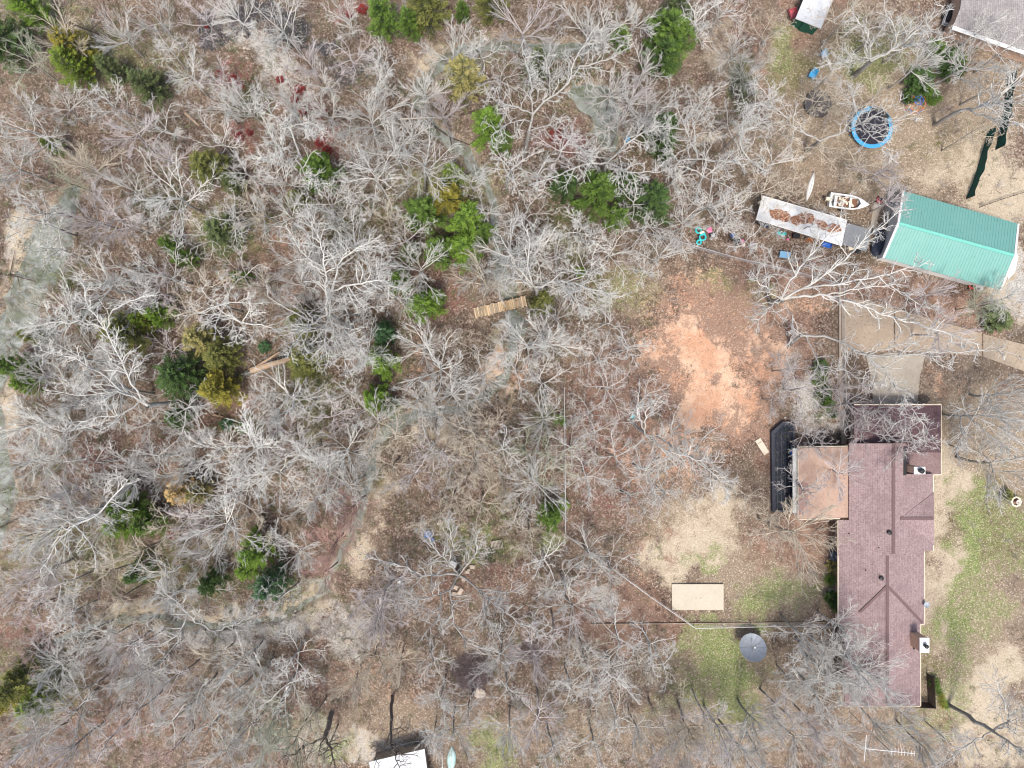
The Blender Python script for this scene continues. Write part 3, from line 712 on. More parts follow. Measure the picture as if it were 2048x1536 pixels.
guided('bare tree with one long level limb above the dark cedars left of the toys', 'silver', (1195, 405), 6, (1215, 325), [
    (6, 11, .13, [(1215, 325), (1165, 330), (1120, 350), (1060, 370)]), (6, 12, .13, [(1215, 325), (1240, 300), (1290, 262), (1340, 250)]), (6, 11, .12, [(1215, 325), (1260, 345), (1320, 345)]), (7, 11, .08, [(1240, 300), (1245, 340), (1265, 370)])], rt=.2)
guided('bare tree with looping pale limbs between the pond and the white flat roof', 'white', (1370, 345), 6, (1395, 318), [
    (6, 11, .12, [(1395, 318), (1440, 320), (1500, 320), (1535, 345)]), (6, 12, .11, [(1395, 318), (1378, 275), (1360, 230), (1352, 200)]), (6, 11, .1, [(1395, 318), (1355, 322), (1330, 290)]), (8, 12, .1, [(1500, 320), (1480, 285), (1490, 215)]), (7, 12, .09, [(1400, 315), (1385, 250), (1430, 190)])], rt=.2)
guided('white limbed tree spreading right of the wooden footbridge', 'white', (1080, 600), 6, (1070, 574), [
    (6, 12, .13, [(1070, 574), (1115, 563), (1160, 570), (1240, 595)]), (6, 11, .12, [(1065, 575), (1045, 560), (1015, 555)]), (6, 12, .12, [(1062, 572), (1055, 530), (1060, 480), (1040, 430)]), (6, 12, .12, [(1060, 570), (1030, 530), (1000, 470)]), (8, 12, .1, [(1120, 562), (1150, 600), (1200, 630)])], rt=.24)
guided('slender pale tree leaning over the lower edge of the clay patch', 'silver', (1258, 838), 5, (1290, 868), [
    (5, 12, .12, [(1290, 868), (1320, 895), (1390, 920), (1450, 925)]), (5, 11, .1, [(1285, 862), (1290, 825), (1330, 790)]), (5, 11, .09, [(1285, 862), (1275, 830), (1280, 780)]), (8, 12, .08, [(1390, 920), (1430, 950), (1460, 990)])], rt=.18)
guided('dark stemmed tree bending beside the gravel bar at lower left', 'silver', (470, 1258), 4, (430, 1262), [
    (4, 11, .14, [(430, 1262), (390, 1245), (350, 1200), (310, 1165)]), (4, 10, .12, [(372, 1240), (355, 1270), (320, 1290), (250, 1290)]), (4, 9, .1, [(430, 1262), (470, 1250), (520, 1225)])], rt=.17)
guided('white tree with a pale trunk and forked limbs left of the triangular cedar', 'white', (290, 950), 7, (150, 1050), [
    (7, 12, .14, [(250, 985), (200, 1025), (150, 1050), (110, 1090), (80, 1140)]), (9, 12, .11, [(150, 1045), (110, 1030), (50, 1050)]), (9, 12, .1, [(152, 1048), (180, 1085), (190, 1120)]), (7, 11, .1, [(250, 985), (255, 960), (230, 950)])], rt=.2)
guided('white forked tree above the green cedar at upper centre left', 'white', (640, 380), 6, (600, 310), [
    (6, 12, .13, [(600, 310), (580, 255), (545, 230), (510, 200)]), (6, 12, .1, [(580, 258), (615, 245), (650, 260)]), (6, 12, .1, [(600, 310), (560, 330), (510, 320)]), (6, 12, .1, [(600, 320), (610, 350), (640, 370)])], rt=.2)
put_tree(700, 1015, 60, 'pink', 'fine'); put_tree(655, 1095, 56, 'pink', 'fine'); put_tree(650, 1150, 40, 'pink', 'fine')
print('bare trees', len(TREES))
# ---------------------------------------------------------------- evergreens and leafy shrubs
def gen_cedar(seed, lean=0.0, kind='cedar'):
    """nominal 8 m high, 2.2 m radius: feathery sprays on rising limbs"""
    r = np.random.default_rng(seed); V = []; T = []; H = 8.0 if kind == 'cedar' else 2.0; Rr = 2.2 if kind == 'cedar' else 1.2
    nb = 84 if kind == 'cedar' else 46
    lob = r.random(8) * .55 + .7
    for b in range(nb):
        f = (b + r.random()) / nb; z0 = H * (.12 + .83 * f) if kind == 'cedar' else H * (.15 + .6 * f)
        a = b * 2.39996 + r.normal(0, .25); L = Rr * (1 - f) ** .62 * r.uniform(.7, 1.12) + .22; L *= lob[int((a % 6.283) / 6.283 * 8) % 8] 
        if kind != 'cedar': L = Rr * math.sqrt(max(.1, 1 - f * .8)) * r.uniform(.7, 1.1)
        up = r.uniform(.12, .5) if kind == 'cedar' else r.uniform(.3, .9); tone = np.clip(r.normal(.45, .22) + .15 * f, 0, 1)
        n = int(62 * L / 1.2) + 16; s = r.random(n) ** .62; wd = .05 + .26 * L * (s * (1.18 - s)) * 1.2
        lat = r.uniform(-1, 1, n) * wd; d = np.array([math.cos(a), math.sin(a), up]); sd_ = np.array([-math.sin(a), math.cos(a), 0])
        p = np.array([0, 0, z0]) + d * (s * L)[:, None] + sd_ * lat[:, None] + r.normal(0, .03, (n, 3)); p[:, 2] += -.1 * (lat ** 2) + .12 * s * s
        o = d[None] + sd_[None] * (lat / (wd + .05))[:, None] * .9 + r.normal(0, .25, (n, 3)); o /= np.linalg.norm(o, axis=1, keepdims=True)
        q = np.cross(o, r.normal(0, 1, (n, 3)) + np.array([0, 0, 1.3])); q /= np.linalg.norm(q, axis=1, keepdims=True)
        ln = r.uniform(.10, .26, n)[:, None]; wi = r.uniform(.018, .045, n)[:, None]
        V.append(np.stack([p - q * wi * .6, p + q * wi * .6, p + o * ln + q * wi, p + o * ln - q * wi], 1)); tt = np.clip(tone + (s - .55) * .7 + r.normal(0, .13, n), 0, 1); T.append(np.repeat(tt, 4))  # sprays darken inward as painted crown shade; paler tips are natural growth
    v = np.concatenate(V).reshape(-1, 3); t = np.concatenate(T)
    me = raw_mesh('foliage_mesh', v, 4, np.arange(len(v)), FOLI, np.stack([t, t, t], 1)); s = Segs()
    s.path([(0, 0, -.3), (.03, .02, H * .5), (0, 0, H * .93)], .12 if kind == 'cedar' else .05, .02, 0, .3)
    for k in range(24):
        a = k * 2.4; z = H * (.12 + .8 * k / 24); L = Rr * (1 - k / 24) ** .6 * .85; s.path([(0, 0, z), (math.cos(a) * L, math.sin(a) * L, z + .3 * L)], .03, .01, .1, .3)
    return me, s.mesh('stem_mesh', 5)
CED = [gen_cedar(500 + i) for i in range(7)]; SHR = [gen_cedar(600 + i, kind='shrub') for i in range(4)]
G = {'bright': (.10, .185, .03), 'green': (.078, .145, .03), 'dark': (.048, .095, .03), 'yellow': (.20, .20, .04), 'lime': (.125, .195, .035), 'olive': (.12, .14, .045), 'tanolive': (.21, .21, .09), 'tan': (.36, .28, .14), 'blue': (.045, .105, .05), 'redleaf': (.17, .03, .032), 'dull': (.085, .12, .055)}
EVERG = []
def put_green(px, py, rad, tone, label, H=None, kind='cedar', sq=1.0, name=None, cat='tree', group=None):
    r = random.Random(int(px * 5 + py)); H = H or (max(3.0, min(9, 2.5 + rad * .14)) if kind == 'cedar' else .5 + rad * .03); hc = H * .4; c = W(px, py, hc); rm = rad / PPM * (CAMH - hc) / CAMH
    src = CED if kind == 'cedar' else SHR; fm, sm = r.choice(src); root = thing(name or ('cedar_tree' if kind == 'cedar' else 'leafy_shrub'), label, cat if kind == 'cedar' else 'shrub', (c.x, c.y, 0), r.random() * 6.28, group)
    root.scale = (rm / (2.1 if kind == 'cedar' else 1.25) * sq, rm / (2.1 if kind == 'cedar' else 1.25) / sq, H / (8 if kind == 'cedar' else 2))
    if kind == 'cedar':
        o = link('trunk', sm, root); o.color = (.3, .22, .16, 1)
    else:
        o = link('stem', sm, root); o.color = (.3, .22, .16, 1)
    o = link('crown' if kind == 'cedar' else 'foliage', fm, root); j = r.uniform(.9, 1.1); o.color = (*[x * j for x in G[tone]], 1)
    EVERG.append([root, px, py, rad, tone]); return root
# px py radius tone | label
CEDARS = '''155 105 36 yellow|bright yellow green cedar standing alone near the top left corner
158 140 34 lime|lime green cedar tucked against the lower side of the top left yellow cedar
228 142 24 dull|small dull green cedar right of the top left yellow cedar
300 178 32 dull|blue grey green cedar veiled by twigs below the dark branches, upper left
15 90 44 dark|dark green cedar cut off by the left edge near the top
65 22 32 bright|light green cedar almost in the top left corner
425 342 36 olive|lone olive yellow cedar in the upper left wood
470 370 22 dull|small dull cedar at the lower right foot of the olive yellow cedar
645 345 38 green|green cedar right below the red leaved bushes, upper centre left
112 298 16 lime|tiny lime cedar sprig left of the upper left wood
600 400 22 olive|brownish olive cedar under white branches left of the centre cedar cluster
855 22 44 olive|broad olive cedar at the top edge, left of two others
765 42 34 green|loose green cedar at the top edge near red bushes
820 55 26 green|small green cedar between the loose and the broad olive ones at the top
985 12 30 olive|yellowish cedar at the top edge above the creek bend
925 28 15 green|tiny green cedar with berries at the top edge
930 165 44 tanolive|faded tan olive cedar inside the upper creek bend
1330 88 50 green|biggest lone green cedar, golden tipped, top right of the pond
1322 120 34 dark|dark lower side cedar joined to the biggest golden tipped cedar
1350 30 34 dull|dull cedar under white branches at the top edge right of centre
1240 82 20 bright|small bright cedar left of the biggest golden tipped cedar
1075 130 26 dull|dim green cedar seen through the white sycamore crown
978 258 36 bright|bright green cedar beside the upper creek and fallen dark log
1000 290 24 green|small green cedar below right of the creekside bright cedar
1325 262 34 dark|dark green cedar right of the small blue box
1325 300 26 dark|lower dark cedar right of the small blue box
905 352 26 lime|lime cedar topping the centre cedar cluster
890 400 32 yellow|golden cedar inside the centre cedar cluster
850 432 38 green|leftmost green cedar of the centre cedar cluster
935 452 42 bright|largest bright green cedar of the centre cedar cluster
930 502 36 bright|lowest right star shaped cedar of the centre cedar cluster
882 502 32 green|lower left cedar of the centre cedar cluster
970 470 24 green|narrow cedar on the right rim of the centre cedar cluster
820 505 22 dull|small dull cedar left of the centre cedar cluster's foot
1130 375 32 dark|leftmost dark cedar in the thicket right of centre top
1195 390 44 green|large dark green cedar in the thicket with the white and red machine
1300 405 44 dark|dark cedar at the right end of the thicket near the toys
1232 438 26 green|small green cedar at the lower side of the thicket
1250 375 30 dark|shadowy cedar right behind the white and red machine
450 470 34 dull|dull green cedar under pale twigs, left centre wood
485 555 18 bright|small bright cedar beside the bare brown leaf patch
345 492 18 green|small green cedar at left centre under silvery twigs
372 520 22 green|green cedar sprig just below another, left centre
800 565 24 green|small green cedar above the green column left of the footbridge
845 612 34 bright|bright green cedar left of the wooden footbridge
872 595 22 green|small cedar touching the bright one left of the footbridge
770 668 26 blue|bluish dark green cedar above a bright column, centre
768 722 32 bright|bright green star shaped cedar left of centre
752 798 30 bright|bright cedar by the creek bend below centre left
780 815 20 green|small cedar at the right foot of the creek bend cedar
605 648 32 olive|yellow olive cedar half hidden by the star shaped white crown
325 632 24 bright|bright small cedar right above the yellow green pair at left
262 665 42 olive|yellow green cedar crossed by a long white limb at left
292 640 24 lime|lime cedar tip between two at left
408 682 34 tanolive|pale tan olive cedar left of the fallen split trunk
450 712 32 olive|grey olive cedar joined to the pale tan one
372 752 44 dark|broad dark cedar below the pale tan olive cedar
443 780 38 yellow|golden yellow cedar below left of the fallen split trunk
620 730 36 olive|green olive cedar at the right end of the fallen split trunk
40 735 30 green|green cedar near the left edge at mid height
62 768 22 bright|small bright cedar right of the left edge one
75 672 20 olive|olive cedar sprig near the left edge pool
365 835 26 dark|dark cedar under a looping white tree, lower left centre
262 1010 34 green|upper part of the big triangular cedar clump, lower left
250 1045 30 bright|left foot cedar of the big triangular clump, lower left
300 1045 30 green|right foot cedar of the big triangular clump, lower left
515 1098 36 bright|bright green cedar at lower left above the gravel bar
500 1130 26 bright|small bright cedar at the foot of the lower left bright one
545 1165 36 blue|dark bluish cedar below the bright ones, above the gravel bar
430 1160 26 dark|faint dark cedar above the gravel bar
285 1145 24 dark|dark cedar tangle above the left end of the gravel bar
1105 1030 26 green|green cedar inside the bend of the wire fence
45 1365 40 olive|broad yellow olive cedar by the lower left edge
18 1395 28 yellow|yellow cedar touching the lower left edge
85 1395 30 lime|lime cedar right of the lower left yellow cedar
1085 608 26 olive|olive cedar at the right end of the wooden footbridge
370 983 30 tan|tan leaved small beech among white crowns, lower left
400 985 22 tanolive|faded leafy sapling right against the tan leaved beech
1500 1225 0 green|skip'''
for ln in CEDARS.splitlines():
    a, lab = ln.split('|')
    if lab == 'skip': continue
    x, y, rr, tone = a.split(); put_green(float(x), float(y), float(rr) * 1.0, tone, lab)
# shrubs
SHRUBS = '''530 695 13 blue|blue green shrub at the tip of the fallen split trunk
455 850 14 blue|red berried dark holly below the golden cedar
485 855 12 green|small holly right of the red berried one
1838 165 30 dark|round dark green bush behind the dome climber
1820 195 18 dark|low bush at the lower left of the round dark bush
1862 195 18 green|low bush right of the dome climber
1640 735 16 dark|topmost dark shrub in the curved garden bed
1638 760 16 green|second shrub down in the curved garden bed
1648 785 16 dark|third shrub down in the curved garden bed
1655 808 13 green|fourth shrub down in the curved garden bed
1664 828 10 dark|small shrub at the foot of the curved garden bed
1664 1131 14 tanolive|brownish olive bush below the cooling unit
1662 1196 17 dark|dark green bush below the pale paver by the house wall
1672 1215 12 dull|grey green bush at the lower end of the house bed
1866 1364 12 green|topmost plant of the strap leaved row by the dark fence
2012 990 12 olive|olive clump behind the octagonal stone planter
1895 130 34 dark|dark leafy bush left of the grey roofed house
1870 100 20 green|green bush above the dark leafy one near the grey roofed house
1960 40 20 dark|dark ivy clump on the grey roofed house edge
1128 1010 12 bright|bright low shrub against the wire fence
1120 840 12 bright|green vine clump on the wire fence beside the clearing
1990 640 30 dull|grey green bush below the teal barn
1160 545 12 lime|lime shrub among pale limbs right of the footbridge
1990 20 14 green|skip'''
for ln in SHRUBS.splitlines():
    a, lab = ln.split('|')
    if lab == 'skip': continue
    x, y, rr, tone = a.split(); put_green(float(x), float(y), float(rr) * 1.1, tone, lab, kind='shrub')
REDS = [(600, 180, 13), (468, 160, 11), (480, 175, 10), (440, 148, 10), (590, 200, 9), (640, 285, 12), (655, 300, 10), (478, 275, 11), (500, 265, 9), (725, 20, 12), (700, 30, 8), (608, 225, 9), (1112, 272, 16), (1125, 280, 10), (345, 1070, 10), (172, 918, 9), (560, 160, 9), (414, 56, 5), (625, 215, 9), (650, 225, 8)]
for k, (x, y, rr) in enumerate(REDS):
    ref = ['upper left wood', 'reddish gully', 'dark slope', 'pond side', 'centre left'][0]
    side_ = [('left', x < 500), ('right', x >= 500)][0 if x < 500 else 1][0]
    lab = {0: 'largest crimson bush of the gully patch under white twigs', 1: 'crimson bush on the pale gravel slope, upper left', 2: 'lower of two crimson bushes on the pale gravel slope', 3: 'crimson bush at the left tip of the gravel slope patch', 4: 'crimson bush just below the largest gully one', 5: 'red bush above the green cedar, upper centre left', 6: 'small red bush touching the top of the green cedar', 7: 'red bush between white crowns right of the olive yellow cedar', 8: 'smaller red bush up right of the one near the olive cedar', 9: 'red bush at the top edge beside the loose green cedar', 10: 'tiny red bush at the top edge left of the other', 11: 'small dark red bush below the gully pair', 12: 'wide maroon bush left of the small blue box, below the pond', 13: 'small maroon bush beside the wide one below the pond', 14: 'dark red bush right below the triangular cedar clump', 15: 'dark red bush near the left edge below mid height', 16: 'small crimson bush left of the largest gully bush', 17: 'tiny scarlet sprig beside the black ground at top left', 18: 'crimson bush lower right of the largest gully bush', 19: 'last crimson bush at the right end of the gully'}[k]
    put_green(x, y, rr, 'redleaf', lab, kind='shrub', H=.6, group='red leaved bushes')
# strap leaved plants (yucca and the planted row)
def strap_plant(px, py, rad, tone, label, n=70, seed=0, group=None):
    r = random.Random(seed); c = W(px, py, .2); rm = rad / PPM; V = []; F = []; T = []
    for k in range(n):
        a = k * 2.4 + r.uniform(-.2, .2); el = R(15 + 65 * k / n); L = rm * r.uniform(.85, 1.1); w_ = .035; d = Vector((math.cos(a), math.sin(a), 0)); s_ = Vector((-math.sin(a), math.cos(a), 0)); b = len(V); m = 4
        for i in range(m + 1):
            f = i / m; p = d * (L * f * math.cos(el * (1 - .35 * f))) + Vector((0, 0, .12 + L * f * math.sin(el) * (1 - .35 * f))); ww = w_ * (1 - f * .9)
            V += [p + s_ * ww, p - s_ * ww]; T += [r.random() * .4 + .35 * f + .2] * 2
        for i in range(m): F.append((b + 2 * i, b + 2 * i + 1, b + 2 * i + 3, b + 2 * i + 2))
    root = thing('strap_leaved_plant', label, 'plant', (c.x, c.y, 0), 0, group)
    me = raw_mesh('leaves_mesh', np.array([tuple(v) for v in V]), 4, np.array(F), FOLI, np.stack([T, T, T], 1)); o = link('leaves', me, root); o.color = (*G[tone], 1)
    mb = MB(); mb.tube([(0, 0, -.05), (0, 0, .2)], [.07, .05], 8); mb.build('stem', BARK, root)
strap_plant(1658, 1158, 19, 'green', 'large spiky yucca against the house wall', 110, 1)
for k, (x, y, tn, lab) in enumerate([(1871, 1372, 'bright', 'upper green plant of the strap leaved row'), (1877, 1383, 'green', 'green plant third from the row top'), (1881, 1392, 'yellow', 'first yellowed plant of the strap leaved row'), (1886, 1401, 'lime', 'lime plant in the lower half of the strap leaved row'), (1884, 1409, 'yellow', 'second yellowed plant of the strap leaved row'), (1892, 1412, 'bright', 'last green plant of the strap leaved row')]):
    strap_plant(x, y, 11, tn, lab, 60, 10 + k, 'plants in the strap leaved row')
# ---------------------------------------------------------------- woody brush on the forest floor
def wood_mask(px, py):
    """how much undergrowth grows here (0..1)"""
    def s(x, a, b): return min(1, max(0, (x - a) / (b - a)))
    if px < 1130: m = 1.0
    elif py < 460: m = .55 if px < 1560 else .16
    elif py > 1430: m = .6
    elif px < 1290 and py < 1100: m = .35
    elif px < 1330: m = .5
    else: m = .06
    for (x, y, rx, ry, q) in ((760, 1420, 130, 70, .25), (980, 1190, 90, 60, .4), (950, 730, 60, 60, .35), (430, 1245, 220, 20, .3), (1240, 1230, 90, 40, .15), (1620, 540, 130, 40, 2.5), (1620, 890, 70, 40, 6), (1600, 1060, 80, 50, 5), (1900, 620, 150, 30, 3.0), (1860, 1500, 160, 50, 4)):
        if ((px - x) / rx) ** 2 + ((py - y) / ry) ** 2 < 1: m *= q
    return min(m, 1)
def undergrowth():
    r = random.Random(3); tpl = []
    for k in range(26):
        s = Segs(); n = r.randint(3, 5)
        for j in range(n):
            a = r.random() * 6.28; el = R(r.uniform(20, 75)); L = r.uniform(.6, 1.3); p = walk(r, (0, 0, 0), (math.cos(a) * math.cos(el), math.sin(a) * math.cos(el), math.sin(el)), L, 3, .22, .04); s.path(p, .016, .009, 1, 1)
            for q in range(4):
                i = r.randint(1, 2); d = nrm(tuple(p[i + 1][t] - p[i][t] for t in range(3))); s.path(walk(r, p[i], side(r, d, R(r.uniform(25, 70))), L * .5, 2, .2, .05), .010, .006, 1, 1)
        tpl.append(np.array(s.a))
    tones = np.array([(.44, .37, .33), (.33, .26, .21), (.52, .46, .40), (.24, .17, .14), (.50, .44, .34), (.60, .57, .54), (.38, .27, .24), (.26, .28, .15), (.16, .20, .08)]); A = []; Cc = []
    placed = 0
    while placed < 9000:
        px = r.uniform(-60, 2110); py = r.uniform(-60, 1600)
        if r.random() > wood_mask(px, py): continue
        if 1675 < px < 1885 and 800 < py < 1420: continue
        if 1330 < px < 1460 and 1155 < py < 1230: continue
        if 1500 < px < 2040 and 380 < py < 590: 
            if py < 440 + (px - 1500) * .28 + 70 and py > 380 + (px - 1500) * .28 - 20: continue
        if any(math.hypot(px - x, py - y) < q for x, y, q in ((1744, 255, 48), (1633, 210, 34), (1505, 1298, 34), (1000, 605, 50), (1826, 208, 26))): continue
        placed += 1; g = W(px, py); t = tpl[r.randrange(26)].copy(); a = r.random() * 6.28; c, s_ = math.cos(a), math.sin(a); k = r.uniform(.5, 1.35)
        for o in (0, 3):
            x = t[:, o] * c - t[:, o + 1] * s_; y = t[:, o] * s_ + t[:, o + 1] * c; t[:, o] = x * k + g.x; t[:, o + 1] = y * k + g.y; t[:, o + 2] = t[:, o + 2] * k - .08
        A.append(t); Cc.append(np.tile(tones[r.randrange(9)] * r.uniform(.8, 1.15), (len(t) * 6, 1)))
    s = Segs(); s.a = np.concatenate(A)
    t = NT('brush_twigs'); at = t.n('ShaderNodeAttribute', attribute_name='hue'); m = t.done(at.outputs['Color'], .85)
    me = s.mesh('undergrowth', 3, m); a = me.color_attributes.new('hue', 'FLOAT_COLOR', 'POINT'); c = np.ones((len(me.vertices), 4), np.float32); c[:, :3] = np.concatenate(Cc); a.data.foreach_set('color', c.ravel())
    tag(link('undergrowth', me), 'leafless twiggy undergrowth covering the leaf littered forest floor', 'undergrowth', kind='stuff')
undergrowth()

def low_greens():
    r = random.Random(21); P = []; 
    spots = [(300, 150, 90, 50), (60, 40, 50, 40), (640, 790, 70, 50), (900, 420, 90, 80), (460, 470, 80, 60), (60, 1375, 70, 40), (270, 1120, 110, 50), (430, 1170, 80, 40), (700, 450, 90, 60), (560, 440, 50, 50), (1130, 430, 60, 50), (1250, 420, 90, 40), (1300, 280, 50, 50), (1080, 610, 50, 30), (960, 1095, 70, 30), (1095, 1040, 20, 40), (180, 640, 80, 40), (420, 740, 80, 60), (600, 680, 60, 50), (780, 720, 40, 90), (850, 600, 50, 40), (1480, 160, 20, 60), (1150, 150, 60, 40), (1070, 150, 50, 40), (330, 400, 60, 40), (500, 200, 30, 40), (130, 560, 40, 30), (480, 850, 60, 30), (560, 1180, 50, 40), (1090, 840, 30, 60), (1000, 1020, 60, 40), (1640, 790, 14, 40), (350, 1060, 70, 50)]
    V = []; T = []
    for _ in range(5200):
        x, y, sx, sy = spots[r.randrange(len(spots))]; px, py = r.gauss(x, sx * .6), r.gauss(y, sy * .6); g = W(px, py); h = r.uniform(.05, .5); tone = r.random()
        for k in range(9):
            c = Vector((g.x + r.gauss(0, .16), g.y + r.gauss(0, .16), h + r.uniform(-.05, .15))); a = r.random() * 6.28; u = Vector((math.cos(a), math.sin(a), r.uniform(-.4, .4))) * r.uniform(.04, .09); q = Vector((-math.sin(a), math.cos(a), r.uniform(-.4, .4))) * r.uniform(.02, .04)
            V += [c - u, c + q, c + u, c - q]; T += [tone] * 4
    V = np.array([tuple(v) for v in V]); t = NT('green_undergrowth'); at = t.n('ShaderNodeAttribute', attribute_name='tone'); m = t.done(t.ramp(at.outputs['Fac'], [(0, (.03, .05, .02)), (.5, (.07, .11, .035)), (.8, (.12, .16, .05)), (1, (.20, .20, .06))]), .8)
    tag(link('green_undergrowth', raw_mesh('green_undergrowth', V, 4, np.arange(len(V)), m, np.array([T, T, T]).T)), 'low leafy green undergrowth scattered below the bare trees', 'undergrowth', kind='stuff')
low_greens()
# ---------------------------------------------------------------- built things
def shingles(name, a, b, c, swap=True, mortar=(.17, .115, .115)):
    t = NT(name); o = t.obj(); sp = t.n('ShaderNodeSeparateXYZ'); t.l(o, sp.inputs[0]); cb = t.n('ShaderNodeCombineXYZ')
    t.l(sp.outputs[1 if swap else 0], cb.inputs[0]); t.l(sp.outputs[0 if swap else 1], cb.inputs[1])
    br = t.n('ShaderNodeTexBrick'); t.l(cb.outputs[0], br.inputs['Vector']); br.inputs['Scale'].default_value = 1; br.inputs['Brick Width'].default_value = .5; br.inputs['Row Height'].default_value = .2
    br.inputs['Mortar Size'].default_value = .02; br.inputs['Color1'].default_value = (*a, 1); br.inputs['Color2'].default_value = (*b, 1); br.inputs['Mortar'].default_value = (*mortar, 1); br.inputs['Bias'].default_value = -.1
    br.offset = .37; br.offset_frequency = 3
    v = t.n('ShaderNodeTexVoronoi'); v.inputs['Scale'].default_value = 7; t.l(o, v.inputs['Vector']); s2 = t.n('ShaderNodeSeparateColor'); t.l(v.outputs['Color'], s2.inputs[0])
    col = t.mix(t.math('MULTIPLY', s2.outputs[0], .55), br.outputs['Color'], c); n = t.noise(.5, 5, .7); col = t.mix(t.math('MULTIPLY', t.step(n, .42, .72), .5), col, tuple(x * .72 for x in a))
    col = t.mix(t.math('MULTIPLY', t.step(t.noise(6, 4, .7), .5, .75), .3), col, (.36, .28, .28))
    t.bump(br.outputs['Fac'], .25, .02); return t.done(col, .9)
M_SH = shingles('maroon_shingles', (.235, .165, .163), (.295, .212, .21), (.40, .31, .308))
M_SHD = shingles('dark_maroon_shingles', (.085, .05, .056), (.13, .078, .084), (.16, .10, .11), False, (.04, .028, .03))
M_CAP = worn('ridge_cap', (.15, .098, .098), .9, .3, 4)
M_GSH = shingles('grey_shingles', (.23, .215, .21), (.33, .31, .30), (.37, .34, .33), True, (.14, .13, .13))
def brick_mat():
    t = NT('brick_wall'); o = t.obj(); sp = t.n('ShaderNodeSeparateXYZ'); t.l(o, sp.inputs[0]); cb = t.n('ShaderNodeCombineXYZ'); t.l(t.math('ADD', sp.outputs[0], sp.outputs[1]), cb.inputs[0]); t.l(sp.outputs[2], cb.inputs[1])
    br = t.n('ShaderNodeTexBrick'); t.l(cb.outputs[0], br.inputs['Vector']); br.inputs['Scale'].default_value = 1; br.inputs['Brick Width'].default_value = .22; br.inputs['Row Height'].default_value = .075; br.inputs['Mortar Size'].default_value = .008
    br.inputs['Color1'].default_value = (.50, .30, .20, 1); br.inputs['Color2'].default_value = (.62, .42, .29, 1); br.inputs['Mortar'].default_value = (.5, .45, .4, 1)
    return t.done(t.mix(t.math('MULTIPLY', t.noise(3), .3), br.outputs['Color'], (.2, .12, .08)), .9)
M_BRK = brick_mat()
M_WHT = worn('white_paint', (.68, .68, .66), .5, .06, 3, dirt_amt=.15)
M_WROOF = worn('white_roofing', (.54, .555, .57), .55, .16, .9, (.30, .29, .26), .6)
M_GLASS = worn('window_glass', (.03, .035, .04), .08, .1)
M_CONC = worn('concrete', (.33, .265, .20), .9, .34, .6, (.16, .11, .075), .75, spots=.7)
M_CONC2 = worn('pale_concrete', (.335, .30, .25), .9, .3, .9, (.20, .165, .125), .7, spots=.75)
M_SLAB = worn('cream_slab', (.50, .45, .36), .9, .14, 1.1, (.34, .28, .21), .6, spots=.35)
M_STONE = worn('pale_stone', (.50, .46, .41), .9, .2, 4)
M_BLK = worn('black_plastic', (.022, .023, .026), .4, .3, 3, (.10, .09, .08), .4)
M_TARP = worn('navy_tarp', (.035, .045, .075), .4, .4, 4, (.2, .2, .22), .4)
M_GREY = worn('grey_metal', (.28, .29, .30), .5, .2, 4, metal=.2)
M_GALV = worn('galvanised_wire', (.50, .51, .52), .5, .1, metal=.3)
M_DKWOOD = worn('dark_wood', (.075, .055, .045), .9, .3, 5)
M_WOOD = worn('weathered_wood', (.36, .30, .24), .9, .3, 4)
M_LOG = worn('stripped_log', (.46, .33, .22), .9, .3, 3, (.16, .11, .08), .6)
M_RED = worn('faded_red_paint', (.46, .10, .12), .6, .2, 3, (.45, .3, .3), .3)
M_REDB = worn('red_paint', (.5, .04, .03), .4, .2, 4)
M_BLUE = worn('blue_plastic', (.03, .14, .52), .45, .2, 4, (.3, .4, .6), .3)
M_LBLUE = worn('light_blue_plastic', (.22, .42, .60), .5, .15, 4)
M_CYAN = worn('cyan_pad', (.06, .33, .58), .5, .15, 2)
M_TURQ = worn('turquoise_plastic', (.03, .50, .52), .45, .15, 4)
M_PINK = worn('pink_plastic', (.72, .18, .36), .5, .15, 4)
M_CREAM = worn('cream_plastic', (.70, .62, .48), .5, .1, 4)
M_ORG = worn('orange_clay', (.62, .22, .07), .7, .2, 4)
M_TERR = worn('terracotta_membrane', (.41, .285, .22), .9, .2, .6, (.22, .15, .12), .7)
M_DGRN = worn('dark_green_paint', (.012, .085, .06), .5, .2, 3)
M_SCREEN = worn('dark_green_mesh', (.012, .075, .062), .8, .3, 1.5)
M_MUD = worn('packed_leaves', (.20, .105, .065), .95, .4, 5, (.08, .04, .03), .5)
M_DISH = worn('dish_mesh', (.25, .28, .32), .55, .2, 3, (.09, .09, .09), .4, metal=.1)
def leaf_pile_mat():
    t = NT('fallen_leaves'); v = t.n('ShaderNodeTexVoronoi'); v.inputs['Scale'].default_value = 9; t.l(t.obj(), v.inputs['Vector']); s = t.n('ShaderNodeSeparateColor'); t.l(v.outputs['Color'], s.inputs[0])
    return t.done(t.ramp(s.outputs[0], [(0, (.08, .04, .03)), (.5, (.24, .12, .075)), (.8, (.36, .20, .13)), (1, (.55, .42, .33))]), .95)
M_LEAF = leaf_pile_mat()
def barn_metal():
    t = NT('teal_ribbed_metal'); n = t.noise(.6, 5, .6); n2 = t.noise(3, 4, .7); col = t.mix(n, (.13, .315, .28), (.175, .38, .34)); col = t.mix(t.math('MULTIPLY', t.step(n2, .5, .72), .35), col, (.26, .40, .35)); col = t.mix(t.math('MULTIPLY', t.step(t.noise(1.1, 6, .8), .56, .7), .35), col, (.09, .22, .18)); return t.done(col, .42)
M_TEAL = barn_metal()
def Lp(root):
    o = root.location
    return lambda px, py, h=0: tuple(W(px, py, h) - o)
